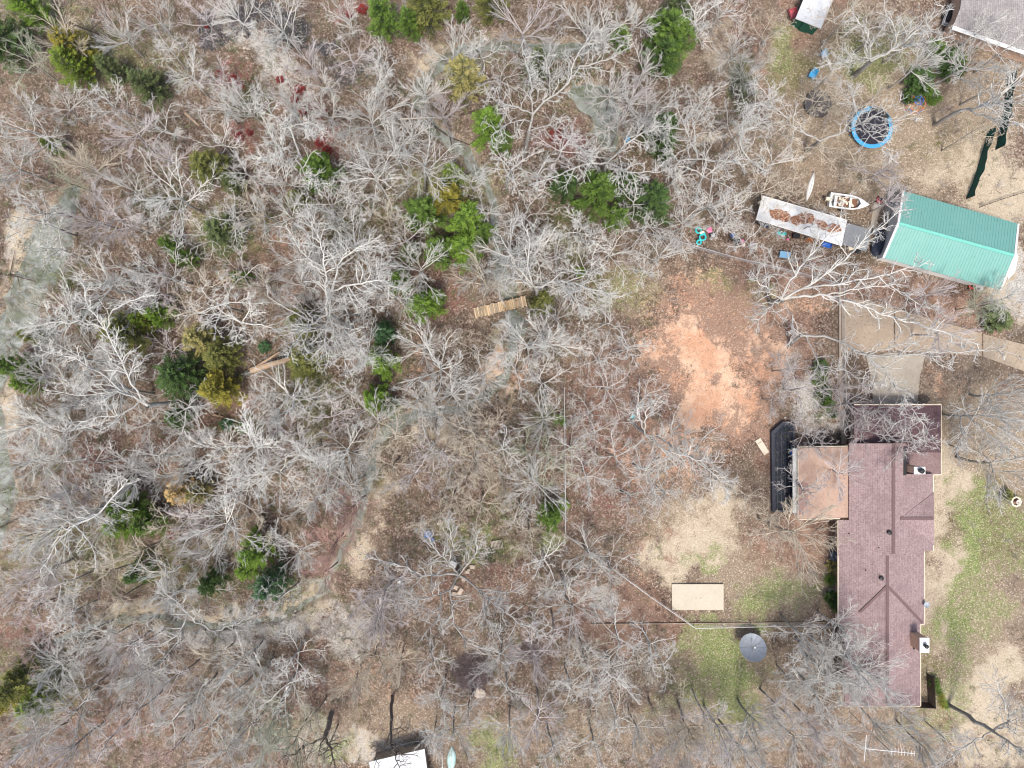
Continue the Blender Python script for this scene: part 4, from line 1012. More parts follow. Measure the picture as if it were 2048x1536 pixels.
def rib_strip(mb, p, q, w, t=.03):
    """flat strip lying on a slope from p to q"""
    p, q = Vector(p), Vector(q); d = (q - p).normalized(); s = d.cross(Vector((0, 0, 1))).normalized() * w / 2; up = Vector((0, 0, t))
    return mb.slab([p - s + up, q - s + up, q + s + up, p + s + up], t + .02)
def window(root, c, wd, ht, rz):
    m = MB(); m.box(c, (wd, .06, ht), rz); f = m.build('window', M_WHT, root); n = Vector((math.sin(rz), -math.cos(rz), 0)) * .035; g = MB(); g.box(Vector(c) + n, (wd - .16, .03, ht - .16), rz); g.build('pane', M_GLASS, f)
# --- maroon house
hz = W(1765, 1110); HR = thing('ranch_house', 'long ranch house with a maroon shingle roof and two chimneys', 'house', (hz.x, hz.y, 0)); L = Lp(HR)
m = MB()
m.slab([L(1698, 887, 3.15), L(1676, 1040, 2.7), L(1676, 1111, 2.7), L(1787, 1111, 5.0), L(1787, 887, 5.0)][::-1] if False else [L(1698, 887, 3.15), L(1698, 1040, 3.15), L(1787, 1040, 5.0), L(1787, 887, 5.0)], .14)
m.slab([L(1676, 1040, 2.70), L(1676, 1111, 2.70), L(1787, 1111, 5.0), L(1787, 1040, 5.0)], .14)
m.slab([L(1787, 887, 5.0), L(1787, 1109, 5.0), L(1866, 1101, 3.42), L(1866, 948, 3.42), L(1812, 948, 4.5), L(1812, 887, 4.5)], .14)
m.slab([L(1676, 1111, 2.68), L(1676, 1250, 2.68), L(1775, 1250, 4.75), L(1775, 1111, 4.75)], .14)
m.slab([L(1775, 1107, 4.75), L(1775, 1248, 4.75), L(1848, 1248, 3.2), L(1848, 1101, 3.2)], .14)
m.slab([L(1689, 1250, 2.85), L(1689, 1412, 2.85), L(1775, 1412, 4.74), L(1775, 1250, 4.74)], .14)
m.slab([L(1775, 1248, 4.74), L(1775, 1412, 4.74), L(1840, 1412, 3.35), L(1840, 1248, 3.35)], .14)
roof = m.build('roof', M_SH, HR)
m = MB(); m.slab([L(1800, 1037, 4.78), L(1868, 1037, 4.30), L(1868, 985, 3.46)][::-1], .1); m.slab([L(1800, 1037, 4.78), L(1868, 1090, 3.46), L(1868, 1037, 4.30)][::-1], .1); m.build('gable_roof', M_SH, HR)
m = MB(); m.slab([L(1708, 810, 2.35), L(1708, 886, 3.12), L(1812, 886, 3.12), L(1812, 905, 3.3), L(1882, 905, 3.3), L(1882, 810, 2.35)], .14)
mw = m.build('garage_roof', M_SHD, HR); m = MB(); m.slab([L(1812, 905, 3.3), L(1812, 950, 2.95), L(1882, 948, 2.95), L(1882, 905, 3.3)], .14); m.build('garage_roof', shingles('mauve_shingles', (.16, .105, .103), (.22, .15, .148), (.27, .20, .195), False), HR)  # slope tone put into the colour: north side darker, south side lighter
m = MB()
for a, b in (((1787, 888, 5.0), (1787, 1108, 5.0)), ((1775, 1112, 4.75), (1775, 1411, 4.75)), ((1775, 1172, 4.76), (1720, 1225, 3.63)), ((1775, 1172, 4.76), (1845, 1246, 3.30)), ((1801, 1037, 4.77), (1867, 1037, 4.32))): rib_strip(m, L(*a), L(*b), .3)
m.build('ridge_cap', M_CAP, HR)
m = MB(); E = [((1882, 810, 2.3), (1882, 949, 2.9)), ((1708, 809, 2.35), (1882, 809, 2.35)), ((1866.5, 949, 3.35), (1866.5, 985, 3.35)), ((1866.5, 1090, 3.35), (1866.5, 1101, 3.35)), ((1849, 1102, 3.15), (1849, 1248, 3.15)), ((1841, 1248, 3.3), (1841, 1412, 3.3)), ((1840, 1249, 3.3), (1849, 1249, 3.2)), ((1715, 1413, 3.3), (1840, 1413, 3.3)), ((1676, 1041, 2.65), (1676, 1250, 2.65)), ((1812, 951, 2.9), (1882, 949, 2.9))]
for a, b in E: m = MB(); m.tube([L(*a), L(*b)], .065, 6); m.build('gutter', M_CREAM, HR)
m = MB()
def wallp(P, z): 
    Q = [(L(x, y, 0)[0], L(x, y, 0)[1]) for x, y in P]; m.prism(Q, 0, z)
def at_h(x, y, h): k = (CAMH - h) / CAMH; return (1024 + (x - 1024) * k, 768 + (y - 768) * k)
wallp([(1690, 888), (1670, 1046), (1670, 1238), (1683, 1240), (1683, 1392), at_h(1834, 1405, 2.6), at_h(1834, 1250, 2.6), at_h(1842, 1242, 2.6), at_h(1842, 1095, 2.6), at_h(1858, 1093, 2.6), at_h(1858, 895, 2.6)], 2.55)
m.build('wall', M_BRK, HR); m = MB()
wallp([(1702, 816), (1702, 884), at_h(1853, 893, 2.2), at_h(1853, 942, 2.2), at_h(1876, 942, 2.2), at_h(1876, 816, 2.2)], 2.2); m.build('wall', M_BRK, HR)
for y in (1075, 1140, 1200, 1290, 1360):
    x, yy = (1669.8 if y < 1238 else 1682.8), y; p = L(x, yy, 0); window(HR, (p[0] - .02, p[1], 1.4), 1.2, 1.1, -math.pi / 2)
for y in (985, 1060, 1150, 1215, 1340, 1380):
    x, yy = at_h(1858 if y < 1095 else 1842 if y < 1245 else 1834, y, 2.6); p = L(x, yy, 0); window(HR, (p[0] + .02, p[1], 1.4), 1.3, 1.2, math.pi / 2)
def chimney(cx, cy, h, sx, sy, z0, rflue, ell=False):
    c = Vector(L(cx, cy, h)); m = MB(); m.prism([(c.x - sx / 2, c.y - sy / 2), (c.x + sx / 2, c.y - sy / 2), (c.x + sx / 2, c.y + sy / 2), (c.x - sx / 2, c.y + sy / 2)], z0, h - .1); ch = m.build('chimney', M_BRK, HR)
    m = MB(); m.box((c.x, c.y, h - .04), (sx + .14, sy + .14, .12)); m.build('chimney_cap', M_WHT, ch); m = MB(); m.lathe([(rflue, 0), (rflue, .3), (rflue * 1.35, .32), (rflue * 1.35, .42), (rflue * .8, .5), (.02, .52)], (c.x, c.y, h + .02), 20); m.build('flue', M_BLK, ch); return ch
chimney(1839.5, 941, 6.0, 1.0, .62, 2.5, .21); chimney(1849, 1290.5, 5.6, .85, 1.4, 0, .16)
m = MB(); m.box(L(1809.5, 922, 4.62), (.28, 3.0, .1)); m.build('roof_flashing', M_BLK, HR); m = MB()
rib_strip(m, L(1830, 1268, 3.65), L(1827, 1298, 3.65), .14, .14); m.build('roof_flashing', M_BLK, HR)
def roof_h(x): return 4.85 - abs(x - 1787) * .0205
for x, y, r_ in ((1776, 1064, .19), (1760, 1155, .19)):
    h = roof_h(x); m = MB(); m.lathe([(r_ * 1.5, -.1), (r_ * 1.5, .02), (r_, .05), (r_, .3), (r_ * 1.25, .32), (r_ * 1.1, .42), (.03, .45)], L(x, y, h), 16); m.build('roof_vent', M_BLK, HR)
for x, y in ((1695, 1066), (1754, 1094), (1728, 1139)): m = MB(); m.cyl(L(x, y, roof_h(x) - .1), .06, .42, 10); m.build('vent_pipe', M_BLK, HR)
# dish on the eave
p = W(1850, 1208, 3.3); t = thing('satellite_dish', 'small grey satellite dish on the east eave of the maroon roof', 'satellite dish', (p.x, p.y, 3.2)); m = MB(); m.tube([(-.3, 0, 0), (0, 0, .1), (0, 0, .35)], .025, 6); m.build('bracket', M_GREY, t); m = MB(); m.lathe([(.02, .3), (.2, .33), (.32, .42), (.30, .44), (.18, .35), (.02, .33)], (0, 0, 0), 18); m.build('reflector', worn('dish_grey', (.36, .40, .44), .5, .1), t); m = MB(); m.tube([(0, -.3, .4), (0, -.1, .7)], .015, 5); m.build('feed_arm', M_GREY, t)
# patio roof
p = W(1647, 966); t = thing('patio_cover', 'flat terracotta patio roof joined to the west side of the maroon house', 'patio cover', (p.x, p.y, 0)); l = Lp(t)
m = MB(); m.slab([l(1597, 896, 2.85), l(1597, 1037, 2.85), l(1699, 1035, 2.95), l(1699, 894, 2.95)], .16); m.build('flat_roof', M_TERR, t)
m = MB(); m.slab([l(1597, 962, 2.865), l(1597, 1034, 2.865), l(1606, 1020, 2.866), l(1621, 1004, 2.87), l(1622, 968, 2.87)], .012); m.build('stain_patch', worn('mauve_stain', (.30, .19, .16), .9, .25, 1), t)
m = MB(); m.tube([l(1597, 1038.5, 2.82), l(1680, 1037, 2.85)], .06, 6); m.tube([l(1597, 894, 2.82), l(1700, 892, 2.9)], .05, 6); m.tube([l(1596, 894, 2.82), l(1596, 1037, 2.82)], .05, 6); m.build('edge_trim', M_CREAM, t)
for x, y in ((1600, 900), (1600, 965), (1600, 1030), (1648, 1032), (1648, 900)): q = l(*at_h(x, y, 2.7)); m = MB(); m.box((q[0], q[1], 1.35), (.14, .14, 2.7)); m.build('post', M_WHT, t)
p = W(1590, 962); t = thing('white_beam', 'long white painted beam along the edge of the terracotta patio roof', 'beam', (p.x, p.y, 0)); l = Lp(t); m = MB(); m.slab([l(1585.5, 897, 2.55), l(1585.5, 1026, 2.55), l(1595, 1026, 2.55), l(1595, 897, 2.55)], .1); m.build('beam', worn('grey_white_paint', (.50, .51, .49), .7, .12, 2), t)
for y in (902, 960, 1020): q = l(*at_h(1590, y, 2.4)); m = MB(); m.box((q[0], q[1], 1.22), (.12, .12, 2.45)); m.build('post', M_WHT, t)
# black pool
p = W(1563, 935); t = thing('covered_pool', 'long black tarp covered pool with a clipped corner beside the patio roof', 'pool', (p.x, p.y, 0)); l = Lp(t)
def poly(P, h=0): return [l(x, y, h)[:2] for x, y in P]
PO = [(1539, 863), (1561, 843), (1586, 845), (1586, 1024), (1541, 1022)]; PI_ = [(1545, 867), (1563, 849), (1581, 850), (1581, 1018), (1547, 1017)]
m = MB()
for i in range(5):
    j = (i + 1) % 5; m.prism([(*l(*PO[i])[:2],), (*l(*PO[j])[:2],), (*l(*PI_[j])[:2],), (*l(*PI_[i])[:2],)], 0, .62)
m.build('rim', worn('charcoal_timber', (.035, .04, .055), .6, .3, 2, (.16, .16, .18), .3), t)
m = MB(); m.prism(poly(PI_), 0, .42); m.build('cover', worn('black_tarp', (.016, .02, .03), .3, .4, 1.2, (.09, .10, .12), .5), t)
r = random.Random(4); m = MB()
for k in range(26):
    x = r.uniform(1549, 1578); y = r.uniform(856, 1012); q = Vector(l(x, y)); a = r.uniform(-.5, .5) + math.pi / 2; d = Vector((math.cos(a), math.sin(a), 0)) * r.uniform(.3, .9); m.tube([(q.x - d.x, q.y - d.y, .41), (q.x, q.y, .425), (q.x + d.x, q.y + d.y, .41)], [.01, .04, .01], 5)
m.build('fold', M_BLK, t); m = MB()
for k in range(5): m.tube([l(1549 + k * 7, 862, .445), l(1547 + k * 8, 1016, .445)], .006, 4)
for k in range(9): m.tube([l(1547, 872 + k * 17, .45), l(1580, 862 + k * 17, .45)], .007, 4)
m.build('netting', M_GREY, t)
def simple(name, label, cat, px, py, parts, rz=0, h=0, group=None):
    p = W(px, py, h); t = thing(name, label, cat, (p.x, p.y, h), rz, group)
    for (pn, mat, fn) in parts: mb = MB(); fn(mb); mb.build(pn, mat, t, bevel=0)
    return t
simple('wooden_board', 'pale plywood board lying aslant left of the black pool', 'board', 1524, 893, [('board', worn('pale_plywood', (.60, .53, .42), .8, .12, 2), lambda m: m.box((0, 0, .06), (.68, 1.85, .04))), ('batten', M_WOOD, lambda m: m.box((0, .5, .10), (.6, .07, .05)))], R(32))
simple('plastic_bin', 'dark blue bin between the black pool and the white beam', 'bin', 1583, 905, [('bin', M_BLUE, lambda m: m.lathe([(.26, 0), (.34, .7), (.36, .7), (.3, .72)], (0, 0, 0), 12)), ('lid', M_BLUE, lambda m: m.box((.1, .1, .76), (.6, .5, .06), .3))], 0, .2)
simple('white_ball', 'small white float lying on the black pool cover', 'float', 1577, 951, [('float', M_WHT, lambda m: m.blob((0, 0, .12), (.24, .24, .24), 1, 10, .02)), ('cord', M_BLK, lambda m: m.tube([(0, .1, .12), (.2, .2, .02)], .012, 5))], 0, .43)
# air conditioner, paver, pot
simple('cooling_unit', 'square outdoor cooling unit with a round fan against the house wall', 'air conditioner', 1666, 1110, [('cabinet', worn('slate_metal', (.11, .15, .19), .5, .2, 4), lambda m: m.box((0, 0, .42), (.82, .86, .84))), ('fan_guard', M_BLK, lambda m: m.lathe([(.34, .84), (.34, .87), (.28, .88), (.28, .85)], (0, 0, 0), 20, cap=False)), ('fan', M_GALV, lambda m: [m.box((.13 * math.cos(a), .13 * math.sin(a), .87), (.26, .10, .02), a) for a in (.4, 2.5, 4.6)])])
simple('stepping_paver', 'pale square paver between the yucca and the dark bush', 'paver', 1663, 1182, [('paver', M_STONE, lambda m: m.prism([(-.36, -.28), (.3, -.3), (.36, .26), (-.3, .3)], 0, .1))])
simple('plant_pot', 'white rimmed terracotta pot at the foot of the curved garden bed', 'plant pot', 1664, 818, [('pot', M_ORG, lambda m: m.lathe([(.16, 0), (.24, .3), (.27, .3), (.27, .36), (.2, .36), (.2, .28)], (0, 0, 0), 18, cap=False)), ('rim', M_CREAM, lambda m: m.tube([(.25 * math.cos(a * .4), .25 * math.sin(a * .4), .37) for a in range(16)], .03, 6, True)), ('soil', M_MUD, lambda m: m.cyl((0, 0, .26), .2, .05, 14))])
simple('white_meter_box', 'white box on the brick wall left of the dark garage roof', 'utility box', 1704, 837, [('box', M_WHT, lambda m: m.box((-.1, 0, 1.4), (.3, .6, .7))), ('bracket', M_GREY, lambda m: m.box((-.1, 0, .95), (.2, .5, .06)))])
for k, (x, y, rr, lab) in enumerate([(1570, 835, .14, 'leftmost small stone of the pale arc below the gravel patch'), (1602, 836, .17, 'first of two close stones in the pale arc'), (1611, 838, .15, 'second of two close stones in the pale arc'), (1633, 836, .16, 'stone left of the biggest one in the pale arc'), (1643, 835, .24, 'biggest white stone of the pale arc by the garden bed'), (1653, 833, .15, 'rightmost white stone of the pale arc, next to the garden bed'), (1601, 850, .13, 'lone white stone just below the pale arc')]):
    p = W(x, y); m = MB(); m.blob((0, 0, .05), (rr * 2, rr * 1.7, .2), k, 9, .12); o = m.build('garden_stone', M_STONE, None, (p.x, p.y, 0), smooth=True); tag(o, lab, 'stone', 'stones in the pale garden arc')
# concrete: driveway, walk, pad
def flat_struct(name, P, z, mat, thick=.12):
    m = MB(); m.prism([W(x, y)[:2] for x, y in P], z - thick, z); o = m.build(name, mat); tag(o, kind='structure'); return o
flat_struct('driveway', [(1683, 610), (1700, 597), (1740, 603), (1787, 618), (1787, 701), (1683, 706)], .05, M_CONC)
flat_struct('driveway', [(1790, 619), (1850, 634), (1963, 667), (1963, 712), (1860, 704), (1790, 701)], .05, M_CONC)
flat_struct('driveway', [(1966, 668), (2110, 705), (2110, 765), (1966, 713)], .05, worn('tan_concrete', (.34, .28, .21), .9, .3, .5, (.17, .12, .08), .8, spots=.8))
flat_struct('driveway', [(1732, 712), (1790, 705), (1850, 712), (1840, 750), (1834, 808), (1746, 808), (1745, 770)], .045, M_CONC2)
flat_struct('garden_walk', [(1683, 822), (1692, 822), (1692, 888), (1683, 888)], .05, M_CONC2); flat_struct('garden_walk', [(1677, 712), (1684, 712), (1686, 820), (1680, 820)], .046, worn('brown_walk', (.30, .23, .18), .9, .2, 2))
flat_struct('garden_walk', [(1674, 1256), (1681, 1256), (1682, 1390), (1676, 1390)], .05, M_CONC)
flat_struct('barn_apron', [(1748, 408), (1800, 416), (1790, 450), (1766, 470), (1740, 456)], .04, M_CONC2)
t = simple('concrete_pad', 'cream rectangular concrete pad beside the wire fence', 'slab', 1394.5, 1193, [('slab', M_SLAB, lambda m: m.box((0, 0, .12), (5.72, 2.86, .24))), ('bolt_plate', M_WOOD, lambda m: [m.box((x, -.1, .245), (.08, .14, .02)) for x in (-.2, .3)])])
# big dish
p = W(1505, 1297, 1.8); t = thing('large_satellite_dish', 'huge round grey satellite dish on the green lawn', 'satellite dish', (p.x, p.y, 0))
def tilted(prof, n=36):
    m = MB(); m.lathe(prof, (0, 0, 0), n); M_ = Matrix.Translation((0, 0, 1.6)) @ Matrix.Rotation(R(-24), 4, 'X'); m.v = [tuple(M_ @ Vector(v)) for v in m.v]; return m
tilted([(.05, 0)] + [(1.45 * f, .42 * f * f) for f in (.2, .4, .6, .8, 1)] + [(1.47, .43), (1.4, .36)] + [(1.45 * f, .42 * f * f - .05) for f in (.8, .6, .4, .2)] + [(.05, -.05)]).build('reflector', M_DISH, t, smooth=True)
M_ = Matrix.Translation((0, 0, 1.6)) @ Matrix.Rotation(R(-24), 4, 'X'); m = MB()
for k in range(12): a = k * math.pi / 6; m.tube([tuple(M_ @ Vector((1.44 * f * math.cos(a), 1.44 * f * math.sin(a), .42 * f * f + .012))) for f in (.05, .35, .7, 1)], .012, 4)
m.build('rib', M_GREY, t); m = MB()
for k in range(3): a = k * 2.094 + .5; m.tube([tuple(M_ @ Vector((.5 * math.cos(a), .5 * math.sin(a), .06))), tuple(M_ @ Vector((0, 0, 1.0)))], .014, 5)
m.build('feed_support', M_GREY, t); m = MB(); m.lathe([(.07, 0), (.09, .12), (.03, .16)], tuple(M_ @ Vector((0, 0, .95))), 12); m.build('feed_horn', M_WHT, t); m = MB(); m.tube([(0, 0, -.2), (0, 0, 1.55)], .09, 10); m.build('pole', M_GREY, t)
# stone planter
simple('stone_planter', 'octagonal cream stone planter with a small bowl on the right lawn', 'planter', 2026, 1002, [('basin', M_CREAM, lambda m: m.lathe([(.5, 0), (.6, .45), (.6, .55), (.42, .55), (.40, .35)], (0, 0, 0), 8, cap=False)), ('bowl', M_STONE, lambda m: m.lathe([(.1, .3), (.1, .75), (.28, .9), (.24, .9), (.05, .82)], (0, 0, 0), 14, cap=False)), ('soil', M_MUD, lambda m: m.cyl((0, 0, .3), .42, .08, 8))])
# TV antenna
p = W(1780, 1502, 8.5); t = thing('tv_antenna', 'white rooftop style antenna on a mast above the bottom edge trees', 'antenna', (p.x, p.y, 0)); l = Lp(t); m = MB(); m.tube([l(1731, 1497, 8.5), l(1829, 1507, 8.5)], .045, 6); m.build('boom', M_WHT, t); m = MB(); m.tube([l(1733, 1470, 8.5), l(1728, 1524, 8.5)], .03, 5)
for k in range(8): x = 1829 - k * 6.5; y = 1507 - k * .66; s_ = 5.5 + k * .4; m.tube([l(x + .5, y - s_, 8.53), l(x - .5, y + s_, 8.53)], .022, 5)
m.build('element', M_WHT, t); m = MB(); m.tube([(0, 0, -.2), (0, 0, 8.5)], .04, 8); m.build('mast', M_GREY, t)
# --- barn
p = W(1900, 485); t = thing('metal_barn', 'white barn with a ribbed teal green metal roof', 'barn', (p.x, p.y, 0)); l = Lp(t)
NW, NE, SE, SW, RW, RE = (1808, 382, 2.8), (2035, 447, 2.8), (1999, 580, 2.8), (1768, 516, 2.8), (1798, 447, 4.4), (2028, 511, 4.4)
def roofplane(name, A, B, Cc, D):
    m = MB(); A, B, Cc, D = [Vector(l(*q)) for q in (A, B, Cc, D)]; m.slab([A, D, Cc, B] if ((D - A).cross(Cc - A)).z > 0 else [A, B, Cc, D], .08); o = m.build(name, M_TEAL, t); m = MB(); n = 40
    for i in range(n + 1): f = i / n; rib_strip(m, A.lerp(B, f), D.lerp(Cc, f), .04, .025)
    m.build('rib', M_TEAL, o)
roofplane('roof', NW, NE, RE, RW); roofplane('roof', SW, SE, RE, RW)
m = MB(); rib_strip(m, l(*RW), l(*RE), .3, .06); m.build('ridge_cap', worn('pale_teal', (.16, .48, .40), .5, .1), t)
for a, b in ((NW, RW), (RW, SW), (NE, RE), (RE, SE)): m = MB(); a, b = Vector(l(*a)), Vector(l(*b)); d = (Vector(l(*RW)) - Vector(l(*RE))).normalized() * (.12 if a[0] < 0 else -.12); m.slab([a + d * 1.6 + Vector((0, 0, .06)), b + d * 1.6 + Vector((0, 0, .06)), b - d * .2 + Vector((0, 0, .06)), a - d * .2 + Vector((0, 0, .06))], .2); m.build('rake_trim', M_WHT, t)
m = MB(); Q = [at_h(x, y, 2.8) for x, y in ((1817, 393), (2024, 452), (1990, 569), (1780, 510))]; Qw = [l(x, y)[:2] for x, y in Q]; m.prism(Qw, 0, 2.7)
for i, (a, b) in enumerate(((0, 3), (1, 2))):
    A, B = Vector((*Qw[a], 2.7)), Vector((*Qw[b], 2.7)); mid = (A + B) / 2; mid.z = 4.15; d = (Vector((*Qw[1], 0)) - Vector((*Qw[0], 0))).normalized() * (.1 if i == 0 else -.1)
    m.add([A, B, mid, A + d, B + d, mid + d], [(0, 1, 2), (5, 4, 3), (0, 3, 4, 1), (1, 4, 5, 2), (2, 5, 3, 0)])
m.build('wall', M_WHT, t)
q = l(*at_h(2012, 520, 1.5)); m = MB(); m.box((q[0] + .1, q[1], 1.3), (.1, 2.6, 2.5), R(-15)); m.build('door', worn('grey_door', (.45, .46, .47), .5, .1), t)
m = MB(); a = [l(2030, 500, 2.5), l(2037, 512, 2.3), l(2030, 545, 2.3), l(2016, 560, 2.5), l(2018, 535, 2.6)]; m.slab(a[::-1], .06); m.build('awning', M_WHT, t)
# --- carport and its tarps
p = W(1600, 440); t = thing('white_carport', 'long white flat roofed carport with brown leaves on top', 'carport', (p.x, p.y, 0)); l = Lp(t)
m = MB(); m.slab([l(1525, 392, 2.3), l(1512, 438, 2.25), l(1684, 491, 2.25), l(1694, 441, 2.3), l(1555, 401, 2.3)], .1); m.build('roof', M_WROOF, t)
m = MB(); m.tube([l(1512, 438.5, 2.24), l(1684, 491.5, 2.24)], .05, 6); m.tube([l(1525, 391.5, 2.3), l(1694, 440.5, 2.3)], .05, 6); m.build('edge_trim', M_WHT, t)
for f in (0.03, .35, .66, .97):
    for (A, B) in (((1525, 392), (1694, 441)), ((1512, 438), (1684, 491))): x, y = at_h(A[0] + (B[0] - A[0]) * f, A[1] + (B[1] - A[1]) * f + (3 if A[1] < 400 else -3), 2.2); q = l(x, y); m = MB(); m.box((q[0], q[1], 1.1), (.1, .1, 2.2)); m.build('post', M_GREY, t)
Z2 = lambda x, y: (1330 + x / 2.852, 330 + y / 2.852)
t = thing('leaf_pile', 'brown fallen leaves heaped on the white carport roof', 'leaf pile', W(1605, 442, 2.32)); l = Lp(t); r = random.Random(2); m = MB()
for run in ([(590, 258), (640, 250), (690, 262), (720, 292), (712, 318), (680, 322), (640, 312), (600, 290)], [(712, 300), (760, 282), (800, 268), (850, 290), (868, 318), (850, 330), (800, 336), (750, 345), (715, 326)], [(862, 315), (905, 322), (925, 345), (960, 330), (1000, 345), (1008, 382), (950, 386), (900, 372), (868, 350)]):
    P = []
    for i in range(len(run)):
        a, b = run[i], run[(i + 1) % len(run)]
        for k in range(4): f = k / 4; x = a[0] + (b[0] - a[0]) * f + r.uniform(-6, 6); y = a[1] + (b[1] - a[1]) * f + r.uniform(-6, 6); P.append(l(*Z2(x, y), 2.33))
    c = Vector((sum(q[0] for q in P) / len(P), sum(q[1] for q in P) / len(P), P[0][2] + .09)); n = len(P); I = [tuple(Vector(q).lerp(c, .45) + Vector((0, 0, .03))) for q in P]
    m.add([*P, *I, tuple(c)], [(i, n + i, n + (i + 1) % n, (i + 1) % n) for i in range(n)] + [(n + i, 2 * n, n + (i + 1) % n) for i in range(n)])
m.build('leaves', M_LEAF, t)
t = thing('grey_canopy', 'dark grey tarp canopy between the white carport and the teal barn', 'canopy', W(1714, 474, 0)); l = Lp(t); m = MB(); m.slab([l(1694, 446, 2.15), l(1685, 489, 2.1), l(1733, 503, 2.1), l(1743, 459, 2.15)], .05); m.build('sheet', worn('grey_tarp', (.17, .18, .19), .7, .2, 1.5, (.34, .34, .34), .4), t)
for x, y in ((1696, 450), (1688, 486), (1731, 499), (1740, 462)): a = at_h(x, y, 2.1); q = l(*a); m = MB(); m.box((q[0], q[1], 1.03), (.08, .08, 2.06)); m.build('post', M_GREY, t)
r = random.Random(5); m = MB(); m.blob((0, 0, .45), (1.3, 2.9, 1.0), 3, 16, .16)
for k in range(10): a = r.random() * 6.28; m.tube([(-.5 * math.cos(a), -1.1 * math.sin(a), .55), (0, 0, 1.0), (.55 * math.cos(a + .6), 1.2 * math.sin(a + .6), .5)], [.02, .06, .02], 5)
p = W(1753, 489); t = thing('tarp_bundle', 'crumpled navy tarp bundle against the west end of the barn', 'tarp', (p.x, p.y, 0), R(-14)); m.build('tarp', M_TARP, t, smooth=True); m = MB(); m.tube([(-.6, .3, .5), (0, .35, .97), (.6, .3, .5)], .02, 5); m.build('rope', M_WHT, t)
# --- boat
a, b = W(1653, 403), W(1730, 414); ang = math.atan2(b.y - a.y, b.x - a.x); LEN = (b - a).length; t = thing('motorboat', 'white open motorboat full of junk behind the long white carport', 'boat', ((a.x + b.x) / 2, (a.y + b.y) / 2, 0), ang)
def hull(inner=0.0, n=14, L_=LEN, Wd=1.62, H=.85, z0=.12):
    V = []; F = []
    for i in range(n + 1):
        f = i / n; x = (-.5 + f) * L_; w_ = Wd / 2 * (1 - max(0, (f - .45) / .55) ** 2.2) * (.93 + .07 * min(1, f * 4)) - inner; w_ = max(w_, .01); ht = H * (1 + .18 * f * f); ke = z0 + .25 * max(0, f - .6) ** 1.5
        V += [(x, -w_, ht), (x, -w_ * .86, ke + .2), (x, 0, ke), (x, w_ * .86, ke + .2), (x, w_, ht)]
    for i in range(n):
        for k in range(4): F.append((i * 5 + k, i * 5 + k + 1, i * 5 + 5 + k + 1, i * 5 + 5 + k))
    F.append((0, 4, 3, 2, 1)); return V, F
m = MB(); m.add(*hull()); m.build('hull', M_WHT, t)
m = MB(); V = []; F = []; n = 14
for i in range(n + 1):
    f = i / n; x = (-.5 + f) * LEN; w_ = max(.01, .81 * (1 - max(0, (f - .45) / .55) ** 2.2)); ht = .85 * (1 + .18 * f * f) + .02; wi = max(0.0, w_ - .17) if .06 < f < .72 else 0.0
    V += [(x, -w_, ht), (x, -wi, ht + .01), (x, wi, ht + .01), (x, w_, ht)]
for i in range(n): F += [(i * 4, i * 4 + 1, i * 4 + 5, i * 4 + 4), (i * 4 + 2, i * 4 + 3, i * 4 + 7, i * 4 + 6)]
m.add(V, F); m.build('gunwale', M_WHT, t); m = MB(); m.box((-.25, 0, .42), (LEN * .6, 1.1, .06)); m.build('floor', M_MUD, t)
m = MB(); r = random.Random(8)
for k in range(14): m.box((r.uniform(-1.1, .7), r.uniform(-.38, .38), r.uniform(.5, .7)), (r.uniform(.2, .45), r.uniform(.1, .28), .08), r.random() * 3, ('X', r.uniform(-.3, .3)))
m.build('junk', M_CREAM, t); m = MB(); m.box((-1.45, 0, .66), (.3, 1.15, .08)); m.box((.2, 0, .66), (.25, 1.15, .06)); m.build('bench', M_WHT, t)
m = MB(); m.box((-LEN / 2 - .28, 0, .95), (.5, .36, .42)); m.box((-LEN / 2 - .2, 0, .5), (.18, .12, .7)); m.build('outboard_motor', M_CREAM, t, bevel=.05); m = MB(); m.box((0, 0, .12), (3.4, .08, .1)); m.cyl((-.6, -.72, .0), .001, .01, 4); m.build('trailer_rail', M_GREY, t)
for s_ in (-1, 1): m = MB(); m.tube([(-.6, s_ * .66, .27), (-.6, s_ * .84, .27)], .27, 16); m.build('wheel', M_BLK, t)
def canoe(label, px, py, L_, Wd, rz, mat, h=.5, name='canoe', inner=None):
    p = W(px, py); t = thing(name, label, 'boat', (p.x, p.y, 0), rz); V = []; F = []; n = 16
    for i in range(n + 1):
        f = i / n; x = (f - .5) * L_; w_ = max(.015, Wd / 2 * (1 - abs(2 * f - 1) ** 2.2)); z = .12 * abs(2 * f - 1) ** 3
        for a in range(9): q = math.pi * a / 8; V.append((x, w_ * math.cos(q), .02 + max(.04, h * (w_ / (Wd / 2)) ** .4) * math.sin(q)))
    for i in range(n):
        for a in range(8): F.append((i * 9 + a, i * 9 + a + 1, i * 9 + 10 + a, i * 9 + 9 + a))
        F.append((i * 9, i * 9 + 9, i * 9 + 17, i * 9 + 8))
    m = MB(); m.add(V, F); m.build('hull', mat, t, smooth=False); m = MB(); m.tube([(-L_ * .48, 0, .12), (-L_ * .3, 0, h * .97), (0, 0, h + .03), (L_ * .3, 0, h * .97), (L_ * .48, 0, .12)], .025, 6); m.build('keel_strip', M_GREY, t); return t
canoe('slender white upturned canoe standing apart above the carport', 1620, 374, 3.4, .62, R(75), worn('white_hull', (.72, .71, .68), .5, .08, 2), .3)
canoe('pale turquoise upturned canoe at the bottom edge right of the cabin', 903, 1518, 3.0, 1.0, R(88), worn('pale_turquoise', (.42, .62, .60), .5, .15, 2, (.62, .64, .62), .5), .4)
